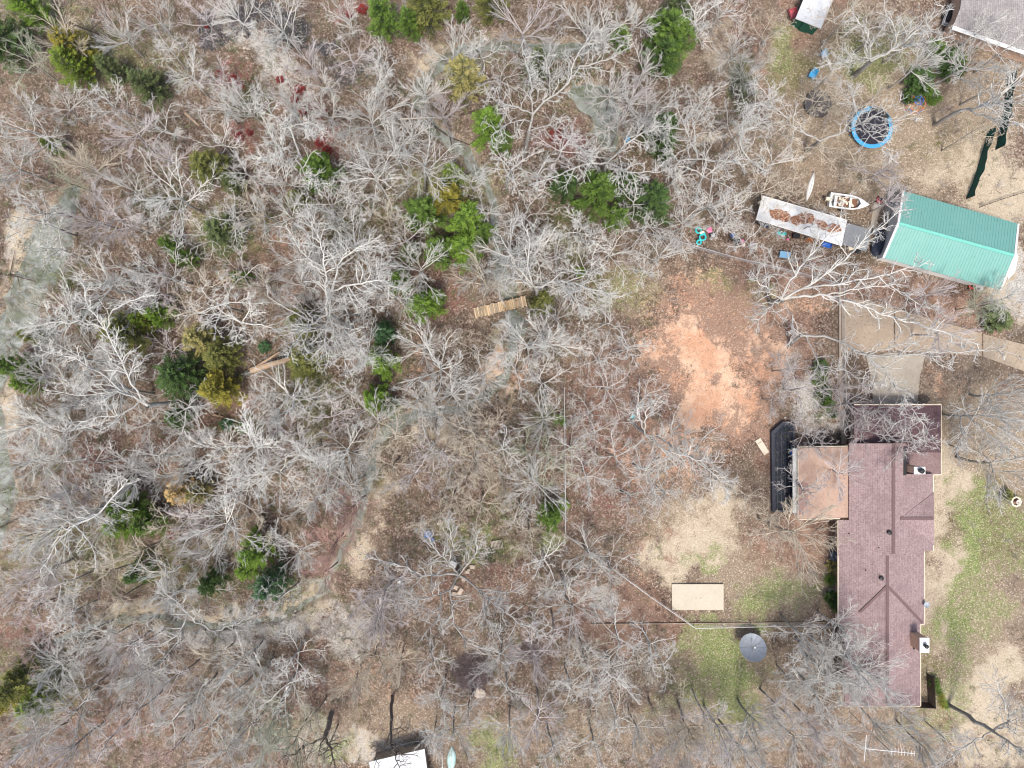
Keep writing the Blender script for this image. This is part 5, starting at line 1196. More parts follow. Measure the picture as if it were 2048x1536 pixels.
# --- trampoline, mat, dome
def ring(r_, z, n=40): return [(r_ * math.cos(2 * math.pi * k / n), r_ * math.sin(2 * math.pi * k / n), z) for k in range(n)]
p = W(1744, 255, .8); t = thing('trampoline', 'large round trampoline with a bright blue rim pad', 'trampoline', (p.x, p.y, 0))
m = MB(); m.lathe([(1.88, .80), (2.28, .80), (2.30, .84), (2.26, .87), (1.90, .87), (1.86, .84), (1.88, .80)], (0, 0, 0), 48, cap=False); o = m.build('rim_pad', M_CYAN, t)
m = MB(); m.lathe([(.01, .79), (1.2, .795), (1.87, .81), (1.87, .825), (1.2, .81), (.01, .805)], (0, 0, 0), 48); m.build('mat', worn('black_mat', (.018, .018, .028), .6, .4, 2, (.10, .09, .11), .5), t); m = MB(); m.tube(ring(2.2, .77), .035, 6, True); m.build('frame', M_GREY, t)
for k in range(6):
    a = k * math.pi / 3; m = MB(); m.tube([(2.15 * math.cos(a), 2.15 * math.sin(a), .77), (2.2 * math.cos(a), 2.2 * math.sin(a), .02), (2.2 * math.cos(a + .3), 2.2 * math.sin(a + .3), .02), (2.15 * math.cos(a + .3), 2.15 * math.sin(a + .3), .77)], .03, 6); m.build('leg', M_GREY, t)
m = MB(); r = random.Random(3)
for k in range(9): a = R(35 + k * 7); m.blob((2.0 * math.cos(a), 2.0 * math.sin(a), .92), (.5, .42, .16), k, 8, .25)
m.build('folded_net', M_BLK, t)
p = W(1633, 210); t = thing('round_mat', 'dark grey round mat sagging on a low ring left of the trampoline', 'trampoline mat', (p.x, p.y, 0)); m = MB(); m.lathe([(.01, .16), (1.0, .2), (1.48, .34), (1.5, .36), (1.0, .23), (.01, .19)], (0, 0, 0), 36, 1, .98); m.build('mat', worn('faded_mat', (.085, .08, .08), .9, .3, 3, (.2, .17, .15), .5), t); m = MB(); m.tube(ring(1.5, .35, 30), .03, 6, True); m.build('frame', M_BLK, t)
for k in range(4): a = k * math.pi / 2 + .4; m = MB(); m.tube([(1.5 * math.cos(a), 1.5 * math.sin(a), .35), (1.52 * math.cos(a), 1.52 * math.sin(a), 0)], .03, 6); m.build('leg', M_BLK, t)
p = W(1828, 208); t = thing('dome_climber', 'orange and blue bar dome climber beside the round dark bush', 'climbing frame', (p.x, p.y, 0)); Rr = 1.2
def dp(el, a): return (Rr * math.cos(el) * math.cos(a), Rr * math.cos(el) * math.sin(a), Rr * math.sin(el) * .95)
lv = [0, R(32), R(62)]; mo = MB(); mb_ = MB()
for i, e in enumerate(lv):
    n = [10, 10, 5][i]
    for k in range(n):
        a = 2 * math.pi * (k + .5 * (i % 2)) / n; b = 2 * math.pi * (k + 1 + .5 * (i % 2)) / n
        if i: (mo if i == 1 else mb_).tube([dp(e, a), dp(e, b)], .025, 5)
        if i == 0:
            (mo if k % 2 else mb_).tube([dp(0, a), dp(lv[1], a + math.pi / n)], .025, 5); (mb_ if k % 2 else mo).tube([dp(0, a), dp(lv[1], a - math.pi / n)], .025, 5)
        if i == 1: mo.tube([dp(e, a), dp(lv[2], 2 * math.pi * round((a / (2 * math.pi)) * 5) / 5)], .025, 5)
        if i == 2: mb_.tube([dp(e, a), (0, 0, Rr * .95)], .025, 5)
mo.build('bar', M_ORG, t); mb_.build('bar', M_BLUE, t)
def chair(label, px, py, rz, mat, s=1.0):
    p = W(px, py); t = thing('lawn_chair', label, 'chair', (p.x, p.y, 0), rz); t.scale = (s, s, s)
    m = MB(); m.box((0, 0, .4), (.5, .48, .05)); m.build('seat', mat, t); m = MB(); m.box((0, .26, .66), (.5, .05, .5), 0, ('X', -.2)); m.build('backrest', mat, t)
    for x in (-1, 1):
        for y in (-1, 1): m = MB(); m.tube([(x * .22, y * .2, .4), (x * .25, y * .25, 0)], .025, 6); m.build('leg', mat, t)
        m = MB(); m.box((x * .26, 0, .58), (.05, .46, .04)); m.build('armrest', mat, t)
chair('upper light blue plastic chair among twigs below the green shed', 1645, 113, R(30), M_LBLUE, 1.15); chair('lower bright blue plastic chair above the round dark mat', 1621, 154, R(-30), M_CYAN, 1.3)
chair('white metal chair alone on the leaves left of the big spreading tree', 802, 1163, R(15), M_WHT)
r = random.Random(6)
for k, (x, y) in enumerate([(1594, 311), (1599, 315), (1605, 312), (1611, 314), (1616, 310), (1608, 308)]):
    m = MB(); p = W(x, y); m.blob((0, 0, .08), (r.uniform(.2, .34), r.uniform(.18, .28), .2), k + 20, 8, .18); o = m.build('yard_rock', worn('tan_rock', (.42, .30, .2), .9, .2, 4), None, (p.x, p.y, 0)); tag(o, ['leftmost rock of the small tan group left of the trampoline', 'second rock from the left in the small tan group', 'middle lower rock of the small tan group', 'second rock from the right in the small tan group', 'rightmost rock of the small tan group', 'topmost rock of the small tan group'][k], 'rock', 'tan rocks left of the trampoline')
# --- shed, cart
p = W(1635, 15); t = thing('garden_shed', 'dark green shed with a white roof at the top edge', 'shed', (p.x, p.y, 0)); l = Lp(t); m = MB(); A = [(1608, -4), (1591, 37), (1642, 57), (1667, -4), (1683, -44), (1625, -44)]; m.slab([l(x, y, 2.1) for x, y in A], .08); m.build('roof', M_WROOF, t)
m = MB(); m.prism([l(*at_h(x, y, 2.0))[:2] for x, y in ((1612, -4), (1596, 34), (1640, 52), (1661, -4), (1676, -40), (1627, -40))], 0, 2.02); m.build('wall', M_DGRN, t); q = l(*at_h(1618, 44, 2)); m = MB(); m.box((q[0], q[1] - .06, .9), (.9, .06, 1.7), R(-21)); m.build('door', M_DGRN, t)
simple('garden_cart', 'faded red tipping cart beside the green shed', 'cart', 1583, 32, [('tray', M_RED, lambda m: [m.box((0, 0, .42), (.95, .8, .05)), m.box((-.48, 0, .6), (.05, .85, .35)), m.box((.48, 0, .6), (.05, .85, .35)), m.box((0, .41, .6), (.95, .05, .35)), m.box((0, -.41, .6), (.95, .05, .35))]), ('wheel', M_BLK, lambda m: m.tube([(.2, -.52, .2), (.2, -.42, .2)], .2, 14)), ('wheel', M_BLK, lambda m: m.tube([(.2, .42, .2), (.2, .52, .2)], .2, 14)), ('handle', M_GREY, lambda m: m.tube([(-.5, 0, .4), (-1.0, 0, .5)], .025, 6))], R(-72))
# --- neighbour's house top right
p = W(2010, 30); t = thing('neighbour_house', 'grey shingled house cut off by the top right corner', 'house', (p.x, p.y, 0)); l = Lp(t); m = MB(); m.slab([l(1932, -60, 3.0), l(1920, 18, 2.9), l(1907, 50, 2.7), l(2070, 108, 2.7), l(2200, 140, 2.8), l(2200, -60, 3.6)], .15); m.build('roof', M_GSH, t)
m = MB(); rib_strip(m, l(1905, 54, 2.62), l(2100, 122, 2.62), .55, .02); m.build('porch_edge', M_WHT, t); m = MB(); m.prism([l(*at_h(x, y, 2.7))[:2] for x, y in ((1940, -55), (1925, 20), (1915, 45), (2070, 100), (2190, 130), (2190, -55))], 0, 2.6); m.build('wall', M_BRK, t)
t = simple('utility_trailer', 'white framed utility trailer beside the grey roofed house', 'trailer', 1894, 38, [('frame', M_WHT, lambda m: [m.tube([(-.55, -1.1, .5), (.55, -1.1, .5), (.55, 1.1, .5), (-.55, 1.1, .5)], .035, 6, True), m.tube([(-.55, -1.1, .9), (.55, -1.1, .9), (.55, 1.1, .9), (-.55, 1.1, .9)], .03, 6, True)] + [m.tube([(x, y, .5), (x, y, .9)], .025, 6) for x in (-.55, .55) for y in (-1.1, 0, 1.1)]), ('bed', M_GREY, lambda m: m.box((0, 0, .45), (1.0, 2.1, .05))), ('load', M_BLK, lambda m: m.blob((0, .1, .6), (.8, 1.5, .4), 4, 9, .3)), ('wheel', M_BLK, lambda m: m.tube([(-.72, 0, .28), (-.6, 0, .28)], .28, 14)), ('wheel', M_BLK, lambda m: m.tube([(.6, 0, .28), (.72, 0, .28)], .28, 14))], R(-20))
# --- screens and fences
def fence(name, label, P, hgt, mat_fill, mat_post, step=2.6, kind='mesh', cat='fence'):
    p = W(*P[0]); t = thing(name, label, cat, (p.x, p.y, 0)); l = Lp(t); pts = [Vector(l(x, y)) for x, y in P]; rail = MB(); fill = MB(); post = []
    for a, b in zip(pts[:-1], pts[1:]):
        L_ = (b - a).length; n = max(1, round(L_ / step)); d = (b - a) / n; s_ = (b - a).normalized().cross(Vector((0, 0, 1))) * .015
        for k in range(n):
            q = a + d * k; post.append(q)
            if kind == 'screen':
                m2 = 10
                for j in range(m2):
                    u0, u1 = q + d * (j / m2), q + d * ((j + 1) / m2); g0 = (q - pts[0]).length + d.length * j / m2; g1 = g0 + d.length / m2; ww = lambda g: Vector((.10 * math.sin(g * 1.7) + .05 * math.sin(g * 4.1), 0, 0)); w0, w1 = ww(g0), ww(g1)
                    fill.add([u0, u1, u1 + w1 + Vector((0, 0, hgt)), u0 + w0 + Vector((0, 0, hgt)), u0 + s_, u1 + s_, u1 + w1 + s_ + Vector((0, 0, hgt)), u0 + w0 + s_ + Vector((0, 0, hgt))], [(0, 1, 2, 3), (7, 6, 5, 4), (3, 2, 6, 7), (0, 4, 5, 1)])
        if kind == 'mesh':
            rail.tube([a + Vector((0, 0, hgt)), b + Vector((0, 0, hgt))], .03, 6); u = (b - a).normalized(); x = 0
            while x < L_ - .01:
                p0 = a + u * x; p1 = a + u * min(L_, x + hgt); fill.tube([p0 + Vector((0, 0, .03)), p1 + Vector((0, 0, hgt))], .006, 3); fill.tube([p1 + Vector((0, 0, .03)), p0 + Vector((0, 0, hgt))], .006, 3); x += .24
        if kind == 'board':
            rail.tube([a + Vector((0, 0, hgt * .9)), b + Vector((0, 0, hgt * .9))], .035, 5); u = (b - a).normalized(); x = .06
            while x < L_: fill.box(a + u * x + Vector((0, 0, hgt / 2)), (.12, .025, hgt), math.atan2(u.y, u.x)); x += .15
    post.append(pts[-1])
    if rail.v: rail.build('rail', mat_post, t)
    fill.build({'mesh': 'wire_mesh', 'screen': 'screen', 'board': 'boards'}[kind], mat_fill, t)
    for q in post[:40]: m = MB(); m.tube([(q.x, q.y, -.1), (q.x, q.y, hgt + .05)], .035, 6); m.build('post', mat_post, t)
    return t
fence('windscreen_fence', 'shorter left dark green mesh screen above the pale sand', [(1975, 262), (1968, 290), (1956, 330), (1944, 368), (1932, 398)], 1.35, M_SCREEN, M_BLK, 2.2, 'screen', 'screen')
fence('windscreen_fence', 'right dark green mesh screen running up to the top right trees', [(2014, 150), (2010, 200), (2002, 250), (1990, 300)], 1.45, M_SCREEN, M_BLK, 2.2, 'screen', 'screen')
fence('low_rail_fence', 'low black rail fence on the sand right of the barn', [(1958, 415), (2000, 400), (2052, 384)], .6, M_DKWOOD, M_DKWOOD, 1.5, 'mesh')
fence('wire_fence', 'wire fence slanting down to the concrete pad and on to the house', [(1127, 775), (1129, 920), (1130, 1066), (1210, 1124), (1300, 1190), (1386, 1250), (1500, 1247), (1590, 1245), (1655, 1247)], 1.15, M_GALV, M_GALV, 3.0)
fence('wire_fence', 'wire fence running under the toys toward the driveway', [(1262, 463), (1330, 480), (1460, 517), (1590, 548), (1680, 572)], 1.15, M_GALV, M_GALV, 3.0)
fence('wire_fence', 'wire fence along the left edge of the driveway', [(1680, 572), (1681, 700), (1684, 810)], 1.1, M_GALV, M_GALV, 3.0)
fence('board_fence', 'dark board fence at the lower right corner of the maroon house', [(1816, 1403), (1856, 1405), (1853, 1345)], 1.5, M_DKWOOD, M_DKWOOD, 2.0, 'board')
m = MB(); p = W(1420, 1247); a, b = W(1180, 1248), W(1650, 1244); m.box(((a.x + b.x) / 2 - p.x, (a.y + b.y) / 2 - p.y, .07), ((b - a).length, .1, .16), math.atan2(b.y - a.y, b.x - a.x)); tag(m.build('garden_edging', M_CONC, None, (p.x, p.y, 0)), 'thin concrete edging strip along the wire fence below the pad', 'edging')
m = MB(); m.box((0, 0, .15), (.22, 9.5, .3), 0); p = W(1678, 655); tag(m.build('garden_edging', M_WOOD, None, (p.x, p.y, 0)), 'grey timber edging left of the driveway', 'edging')
# --- footbridge
a, b = W(949, 627), W(1051, 603); ang = math.atan2(b.y - a.y, b.x - a.x); LN = (b - a).length; t = thing('footbridge', 'wooden plank footbridge over the creek', 'bridge', ((a.x + b.x) / 2, (a.y + b.y) / 2, 0), ang); r = random.Random(9)
mats = [worn('plank_' + n_, c, .85, .2, 5) for n_, c in (('tan', (.50, .34, .18)), ('pale', (.60, .45, .28)), ('grey', (.38, .30, .22)))]
x = -LN / 2; grp = [MB(), MB(), MB()]
while x < LN / 2: wd = r.uniform(.14, .24); grp[r.choice([0, 0, 1, 1, 2])].box((x + wd / 2, r.uniform(-.06, .06), .34 + r.uniform(-.01, .02)), (wd - .03, 1.12 + r.uniform(-.08, .14), .05), r.uniform(-.03, .03)); x += wd
for g_, mt in zip(grp, mats): g_.build('planks', mt, t)
for s_ in (-.5, .5): m = MB(); m.box((0, s_, .2), (LN, .14, .22)); m.build('beam', M_DKWOOD, t)
# --- logs
def log(label, pts, rr, mat=M_LOG, z=.2, name='fallen_log', branches=()):
    p = W(*pts[0]); t = thing(name, label, 'log', (p.x, p.y, 0)); l = Lp(t); P = [l(x, y, z + (q[2] if len(q) > 2 else 0)) for q in pts for x, y in [q[:2]]]; m = MB(); m.tube(P, [rr * (1 - .45 * i / (len(P) - 1)) for i in range(len(P))], 8); m.build('trunk', mat, t)
    for bp in branches: m = MB(); m.tube([l(x, y, z + .1) for x, y in bp], [rr * .6, rr * .2], 6); m.build('branch', mat, t)
log('long split fallen trunk of bare orange tan wood left of centre', [(503, 741), (540, 729, .5), (590, 715, 1.6), (648, 703, 2.6)], .36, z=.4, branches=[[(512, 735), (558, 704)], [(590, 716), (640, 690)]])
log('short tan log lying in twigs at upper left', [(371, 226), (384, 238), (399, 252)], .2, worn('tan_log', (.36, .27, .19), .9, .25, 4))
log('orange brown log under white branches near the red bushes', [(601, 236), (612, 246)], .2, branches=[[(606, 240), (618, 238)]])
log('thin bleached log crossing the creek at upper centre', [(800, 238), (840, 236), (882, 234)], .09, M_CREAM, .3, branches=[[(840, 236), (850, 228)]])
log('dark curved log right of the bleached creek log', [(920, 230), (950, 222), (985, 221), (1005, 215)], .14, M_DKWOOD, branches=[[(950, 222), (962, 230)]])
log('dark snag lying in the creek below the bleached log', [(810, 205), (842, 228), (868, 252), (900, 275), (940, 290)], .11, M_DKWOOD, .1, branches=[[(868, 252), (880, 270)], [(900, 275), (905, 300)]])
log('black forked dead branch at top left right of the yellow cedar', [(140, 46), (180, 62), (222, 78)], .1, M_DKWOOD, 1.5, branches=[[(180, 62), (205, 40)], [(222, 78), (185, 72)], [(215, 76), (200, 52)]])
log('small rotting log below the golden yellow cedar', [(428, 829), (446, 834)], .16, worn('rotten_log', (.42, .30, .2), .9, .25, 4), branches=[[(438, 831), (441, 825)]])
log('slim pale log lying on the leaves in the lower left wood', [(504, 1440), (497, 1470), (494, 1495)], .1, worn('slim_log', (.42, .34, .28), .9, .25, 4))
log('dark branches fallen in the pool at the left edge', [(0, 548), (35, 553), (72, 563)], .1, M_DKWOOD, .0, branches=[[(20, 550), (30, 500)], [(35, 553), (40, 575)]])
log('dark log slanting across the sand near the left edge below mid height', [(0, 1055), (20, 1045), (38, 1036)], .12, M_DKWOOD, .2)
# --- clearing with blocks and pallets
simple('grey_box', 'pale grey box lid at the foot of the huge spreading tree', 'box', 907, 1126, [('box', M_GREY, lambda m: m.box((0, 0, .35), (.7, .62, .7))), ('lid', worn('pale_lid', (.58, .57, .55), .7, .1, 3), lambda m: m.box((0, 0, .73), (.78, .7, .06)))], R(-25))
simple('blue_tarp_seat', 'bright blue folding seat half hidden by white twigs', 'folding seat', 857, 1067, [('seat', M_BLUE, lambda m: m.blob((0, 0, .45), (.95, .8, .5), 2, 10, .2)), ('flap', M_BLUE, lambda m: m.box((.5, -.6, .3), (.3, .35, .05), .6, ('X', .4))), ('frame', M_GREY, lambda m: [m.tube([(x, y, .4), (x * 1.2, y * 1.2, 0)], .02, 5) for x in (-.35, .35) for y in (-.3, .3)])])
BL = [(945, 1133, .5, .4, 'square tan block just right of the grey box'), (935, 1143, .45, .38, 'tan block nearest the dark trunk under the grey box'), (928, 1158, .5, .35, 'flat pale block in the middle of the clearing pile'), (912, 1174, .45, .45, 'small block at the top of the lower block pile'), (921, 1182, .42, .75, 'tall oblong block at the right of the lower pile'), (909, 1187, .5, .45, 'lowest pale block of the lower pile'), (947, 1103, .35, .45, 'small upright block left of the wooden pallets'), (921, 1152, .3, .3, 'smallest block between the upper and lower piles'), (938, 1139, .3, .25, 'small chipped block tucked beside the square tan one')]
r = random.Random(12)
for x, y, sx, sy, lab in BL: p = W(x, y); m = MB(); a = r.uniform(-.6, .6); m.box((0, 0, .12), (sx, sy, .26), a); m.box((sx * .1, 0, .27), (sx * .5, sy * .5, .05), a); tag(m.build('stone_block', worn('tan_block_%d' % x, (.46, .38, .31), .9, .2, 4), None, (p.x, p.y, 0), bevel=.03), lab, 'stone block', 'stone blocks under the huge spreading tree')
def pallet(label, px, py, rz, wx, wy, z=0, n=9):
    p = W(px, py, z); t = thing('wooden_pallet', label, 'pallet', (p.x, p.y, z), rz, 'pallets in the lower clearing'); m = MB()
    for k in range(n): m.box((-wx / 2 + wx * (k + .5) / n, 0, .14), (wx / n * .55, wy, .03))
    m.build('boards', worn('grey_boards', (.50, .43, .37), .9, .2, 4), t)
    for s_ in (-.42, 0, .42): m = MB(); m.box((0, s_ * wy, .06), (wx, .09, .11)); m.build('runner', M_WOOD, t)
pallet('slatted pallet at the right end of the stack in the lower clearing', 994, 1089, R(10), 1.35, .95, .15); pallet('long weathered pallet in the middle of the lower clearing stack', 974, 1104, R(28), 1.7, .8, 0, 6); pallet('dark pallet at the upper left of the lower clearing stack', 964, 1089, R(-15), 1.0, .7, 0, 5)
log('thin plank rail leaning left of the pallets', [(955, 1090), (962, 1108), (972, 1122)], .05, M_WOOD, .3, 'wooden_rail')
def pile(name, label, cat, px, py, rad, n, cols, hgt=.7, seed=1):
    r = random.Random(seed); p = W(px, py); t = thing(name, label, cat, (p.x, p.y, 0)); s1 = Segs(); s2 = Segs()
    for k in range(n):
        a = r.random() * 6.28; d = rad * math.sqrt(r.random()); x, y = d * math.cos(a), d * math.sin(a); z = hgt * (1 - (d / rad) ** 2) * r.random() + .05; b = r.random() * 6.28; el = r.uniform(-.3, .6)
        (s1 if k % 6 == 0 else s2).path(walk(r, (x, y, z), (math.cos(b), math.sin(b), el), r.uniform(.4, 1.1), 3, .25, -.02), .035 if k % 6 == 0 else .014, .008, 1, 1)
    for nm, s, c in (('sticks', s1, cols[0]), ('twigs', s2, cols[1])): o = link(nm, s.mesh(nm + '_mesh', 4), t); o.color = (*c, 1)
pile('brush_pile', 'round dark purple brush pile in the lower clearing', 'brush pile', 945, 1343, 2.1, 1500, ((.16, .12, .12), (.22, .165, .17)), 1.0)
pile('burn_pile', 'small heap of ashy grey sticks below the brush pile', 'brush pile', 1037, 1407, .9, 160, ((.4, .39, .37), (.3, .27, .24)), .4, 4)
pile('brush_heap', 'twiggy dark heap between two lower left woods gullies', 'brush pile', 1060, 1300, 1.3, 420, ((.16, .12, .12), (.27, .21, .21)), .5, 9)
for x, y, dx, dy, lab, k in ((960, 1384, 1.4, 1.2, 'pale tan boulder at the foot of the dark brush pile', 2), (1047, 1395, .5, .5, 'round tan stump stone touching the grey stick heap', 5), (695, 1282, 1.1, .7, 'pale boulder under white crowns left of the lower clearing', 7), (1248, 1200, .3, .3, 'little white stone beside the slanting wire fence', 3), (650, 1402, .4, .4, 'grey stone on the lawn above the dead forked tree', 4), (1055, 1370, .25, .3, 'tiny white stone right of the boulder', 8), (775, 830, .3, .25, 'white stone at the creek bend below centre', 6), (880, 1044, .8, .75, 'flat pale stone upper right of the blue folding seat', 9)):
    p = W(x, y); m = MB(); m.blob((0, 0, dy * .15), (dx, dy, dy * .6), k, 10, .13); tag(m.build('boulder', worn('boulder_%d' % x, (.50, .43, .36), .9, .25, 3), None, (p.x, p.y, 0), smooth=False), lab, 'rock')
# --- toys and yard clutter
simple('play_table', 'turquoise plastic play table with round wells by the wire fence', 'play table', 1403, 476, [('table', M_TURQ, lambda m: [m.tube(ring(.34, .5, 16), .09, 8, True), m.tube([(x - .45, y + .75, .45) for x, y, z in ring(.3, 0, 14)], .09, 8, True), m.tube([(x - .4, y - .55, .45) for x, y, z in ring(.24, 0, 14)], .08, 8, True), m.box((.05, .35, .45), (.5, .25, .08), .4)]), ('leg', M_TURQ, lambda m: [m.tube([(x, y, .45), (x, y, 0)], .05, 6) for x, y in ((.3, .1), (-.6, .6), (-.5, -.5), (0, -.3))]), ('panel', M_CREAM, lambda m: m.box((-.1, .5, .56), (.5, .22, .06), .3))])
chair('small pink chair behind the turquoise play table', 1417, 463, R(20), M_PINK, .9); simple('black_crate', 'dark crate right of the pink chair', 'crate', 1424, 472, [('crate', M_BLK, lambda m: m.box((0, 0, .2), (.6, .55, .4))), ('lining', M_GREY, lambda m: m.box((0, 0, .38), (.45, .4, .08)))], .3)
def stroller(m): m.tube([(-.3, -.3, .25), (-.2, .2, .9), (.2, .2, .9), (.3, -.3, .25)], .03, 6); m.tube([(-.3, .3, .1), (.3, -.3, .6)], .03, 6); m.tube([(.3, .3, .1), (-.3, -.3, .6)], .03, 6)
simple('stroller', 'folded black stroller with a blue seat by the wire fence', 'stroller', 1462, 477, [('frame', M_BLK, stroller), ('seat', M_BLUE, lambda m: m.box((0, .25, .6), (.4, .3, .06), 0, ('X', .5))), ('canopy', M_BLK, lambda m: m.blob((.1, -.2, .5), (.7, .5, .4), 1, 9, .2)), ('wheel', M_BLK, lambda m: [m.tube([(x - .03, y, .12), (x + .03, y, .12)], .12, 10) for x in (-.35, .35) for y in (-.35, .3)])])
simple('black_wagon', 'black cart with a grey frame left of the pink toy car', 'cart', 1473, 483, [('bed', M_BLK, lambda m: m.box((0, 0, .35), (.55, .7, .12))), ('frame', M_GALV, lambda m: m.tube([(-.3, -.38, .45), (.3, -.38, .45), (.3, .38, .45), (-.3, .38, .45)], .025, 5, True)), ('wheel', M_BLK, lambda m: [m.tube([(x - .03, y, .13), (x + .03, y, .13)], .13, 10) for x in (-.32, .32) for y in (-.3, .3)])], .3)
simple('toy_car', 'pink and white ride on toy car between the stroller and the white crate', 'toy car', 1484, 487, [('body', M_PINK, lambda m: m.blob((0, 0, .28), (.5, .95, .36), 3, 12, .05)), ('seat', M_CREAM, lambda m: m.box((0, -.18, .44), (.34, .34, .1))), ('steering_wheel', M_WHT, lambda m: m.tube([(x, y + .15, .52) for x, y, z in ring(.1, 0, 10)], .02, 5, True)), ('wheel', M_BLK, lambda m: [m.tube([(x - .04, y, .11), (x + .04, y, .11)], .11, 10) for x in (-.26, .26) for y in (-.3, .3)])], .2)
def crate(m): [m.box((0, y, .3), (.8, .07, .05)) for y in (-.3, -.15, 0, .15, .3)]; [m.box((x, 0, .26), (.06, .66, .05)) for x in (-.37, .37)]
simple('slatted_table', 'low white slatted table right of the pink toy car', 'table', 1505, 493, [('top', M_WHT, crate), ('leg', M_WHT, lambda m: [m.box((x, y, .13), (.06, .06, .26)) for x in (-.35, .35) for y in (-.28, .28)])], R(-8))
simple('plastic_table', 'light blue plastic table alone above the wire fence', 'table', 1567, 511, [('top', M_LBLUE, lambda m: m.box((0, 0, .42), (1.15, .72, .06))), ('leg', M_LBLUE, lambda m: [m.box((x, y, .2), (.08, .08, .4)) for x in (-.5, .5) for y in (-.28, .28)])], R(-10))
simple('toy_slide', 'turquoise and white toy slide under the white carport edge', 'toy', 1561, 470, [('chute', M_TURQ, lambda m: m.box((.2, 0, .35), (.7, .35, .05), .5, ('Y', .3))), ('side', M_WHT, lambda m: m.box((-.2, .2, .4), (.45, .1, .3), .5)), ('ladder', M_TURQ, lambda m: m.box((-.35, .1, .3), (.2, .35, .6), .4))])
simple('toy_ball', 'pink ball right of the turquoise toy slide', 'ball', 1574, 479, [('ball', M_PINK, lambda m: m.blob((0, 0, .16), (.32, .32, .32), 2, 12, .01)), ('valve', M_WHT, lambda m: m.cyl((0, 0, .31), .02, .02, 6))])
for x, y, lab in ((1613, 480, 'left orange pot below the white carport edge'), (1619, 482, 'right orange pot below the white carport edge')): simple('orange_pot', lab, 'pot', x, y, [('pot', M_ORG, lambda m: m.lathe([(.12, 0), (.19, .28), (.22, .3), (.17, .3), (.15, .2)], (0, 0, 0), 12, cap=False)), ('soil', M_MUD, lambda m: m.cyl((0, 0, .18), .15, .04, 10))])
simple('blue_tub', 'long blue tub under the lower right end of the carport', 'tub', 1652, 491, [('tub', M_BLUE, lambda m: [m.box((0, 0, .1), (1.0, .45, .06)), m.box((0, .22, .2), (1.0, .05, .25)), m.box((0, -.22, .2), (1.0, .05, .25)), m.box((.5, 0, .2), (.05, .45, .25)), m.box((-.5, 0, .2), (.05, .45, .25))]), ('handle', M_WHT, lambda m: m.box((.56, 0, .28), (.06, .2, .03)))], R(-14))
r = random.Random(31)
for x, y, c, lab in ((1518, 446, M_BLK, 'black sack at the left end under the carport'), (1530, 451, M_TARP, 'navy sack next to the black one under the carport'), (1590, 473, M_BLK, 'dark storage tote below the middle of the carport'), (1700, 497, M_CREAM, 'cream tote at the lower corner of the grey canopy'), (1712, 502, M_BLK, 'black tote under the lower edge of the grey canopy'), (1748, 466, M_GREY, 'grey tote between the canopy and the barn')):
    simple('storage_tote', lab, 'container', x, y, [('tub', c, lambda m: m.box((0, 0, .22), (.7, .45, .44))), ('lid', c, lambda m: m.box((0, 0, .46), (.76, .5, .05)))], r.uniform(-.6, .6))
def mower(label, px, py, rz, mat): simple('lawn_mower', label, 'mower', px, py, [('deck', mat, lambda m: m.lathe([(.3, .1), (.34, .2), (.28, .3), (.1, .34)], (0, 0, 0), 12)), ('engine', M_BLK, lambda m: m.box((0, 0, .42), (.3, .3, .22))), ('handle', M_GREY, lambda m: m.tube([(-.22, -.3, .25), (-.22, -1.1, .9), (.22, -1.1, .9), (.22, -.3, .25)], .018, 5)), ('wheel', M_BLK, lambda m: [m.tube([(x - .03, y, .11), (x + .03, y, .11)], .11, 10) for x in (-.34, .34) for y in (-.26, .26)])], rz)
mower('faded red mower between the boat and the barn', 1757, 401, R(60), M_RED); mower('bright red mower under the lower eave of the teal barn', 1941, 573, R(80), M_REDB)
simple('wheelbarrow', 'white wheelbarrow next to the bright red mower by the barn', 'wheelbarrow', 1953, 577, [('tray', M_WHT, lambda m: m.lathe([(.2, .3), (.4, .55), (.42, .55), (.2, .34)], (0, 0, 0), 10, cap=False)), ('handle', M_WOOD, lambda m: [m.tube([(-.3, y, .3), (1.0, y * 1.3, .5)], .02, 5) for y in (-.2, .2)]), ('wheel', M_BLK, lambda m: m.tube([(-.5, -.04, .18), (-.5, .04, .18)], .18, 12))], R(-15))
simple('blue_box', 'small bright blue box on the leaves left of the dark cedars', 'box', 1254, 281, [('box', M_CYAN, lambda m: m.box((0, 0, .2), (.42, .36, .4))), ('lid', M_CYAN, lambda m: m.box((0, 0, .42), (.48, .42, .05)))], .5)
simple('ride_on_mower', 'white and red ride on mower hidden in the dark cedar thicket', 'mower', 1259, 396, [('hood', M_WHT, lambda m: m.box((0, .1, .65), (.5, .7, .35))), ('deck', M_REDB, lambda m: m.box((0, -.3, .4), (.9, .8, .18))), ('seat', M_BLK, lambda m: m.box((0, -.5, .7), (.45, .4, .15))), ('wheel', M_BLK, lambda m: [m.tube([(x - .07, y, .25), (x + .07, y, .25)], .25, 12) for x in (-.45, .45) for y in (-.55, .45)])], .4)
simple('metal_rack', 'dark metal rack beside the ride on mower in the thicket', 'rack', 1245, 402, [('frame', M_GREY, lambda m: [m.tube([(-.9, y, .4), (.9, y, .45)], .03, 5) for y in (-.25, .25)] + [m.tube([(x, -.25, .42), (x, .25, .42)], .025, 5) for x in (-.8, -.4, 0, .4, .8)]), ('leg', M_GREY, lambda m: [m.tube([(x, y, .4), (x, y, 0)], .03, 5) for x in (-.8, .8) for y in (-.25, .25)])], .2)
simple('white_bucket', 'pale bucket in the wood above the centre cedar cluster', 'bucket', 962, 365, [('pail', M_WHT, lambda m: m.lathe([(.14, 0), (.19, .36), (.17, .36), (.13, .1)], (0, 0, 0), 12, cap=False)), ('handle', M_GREY, lambda m: m.tube([(-.18, 0, .34), (0, .12, .38), (.18, 0, .34)], .01, 4))])
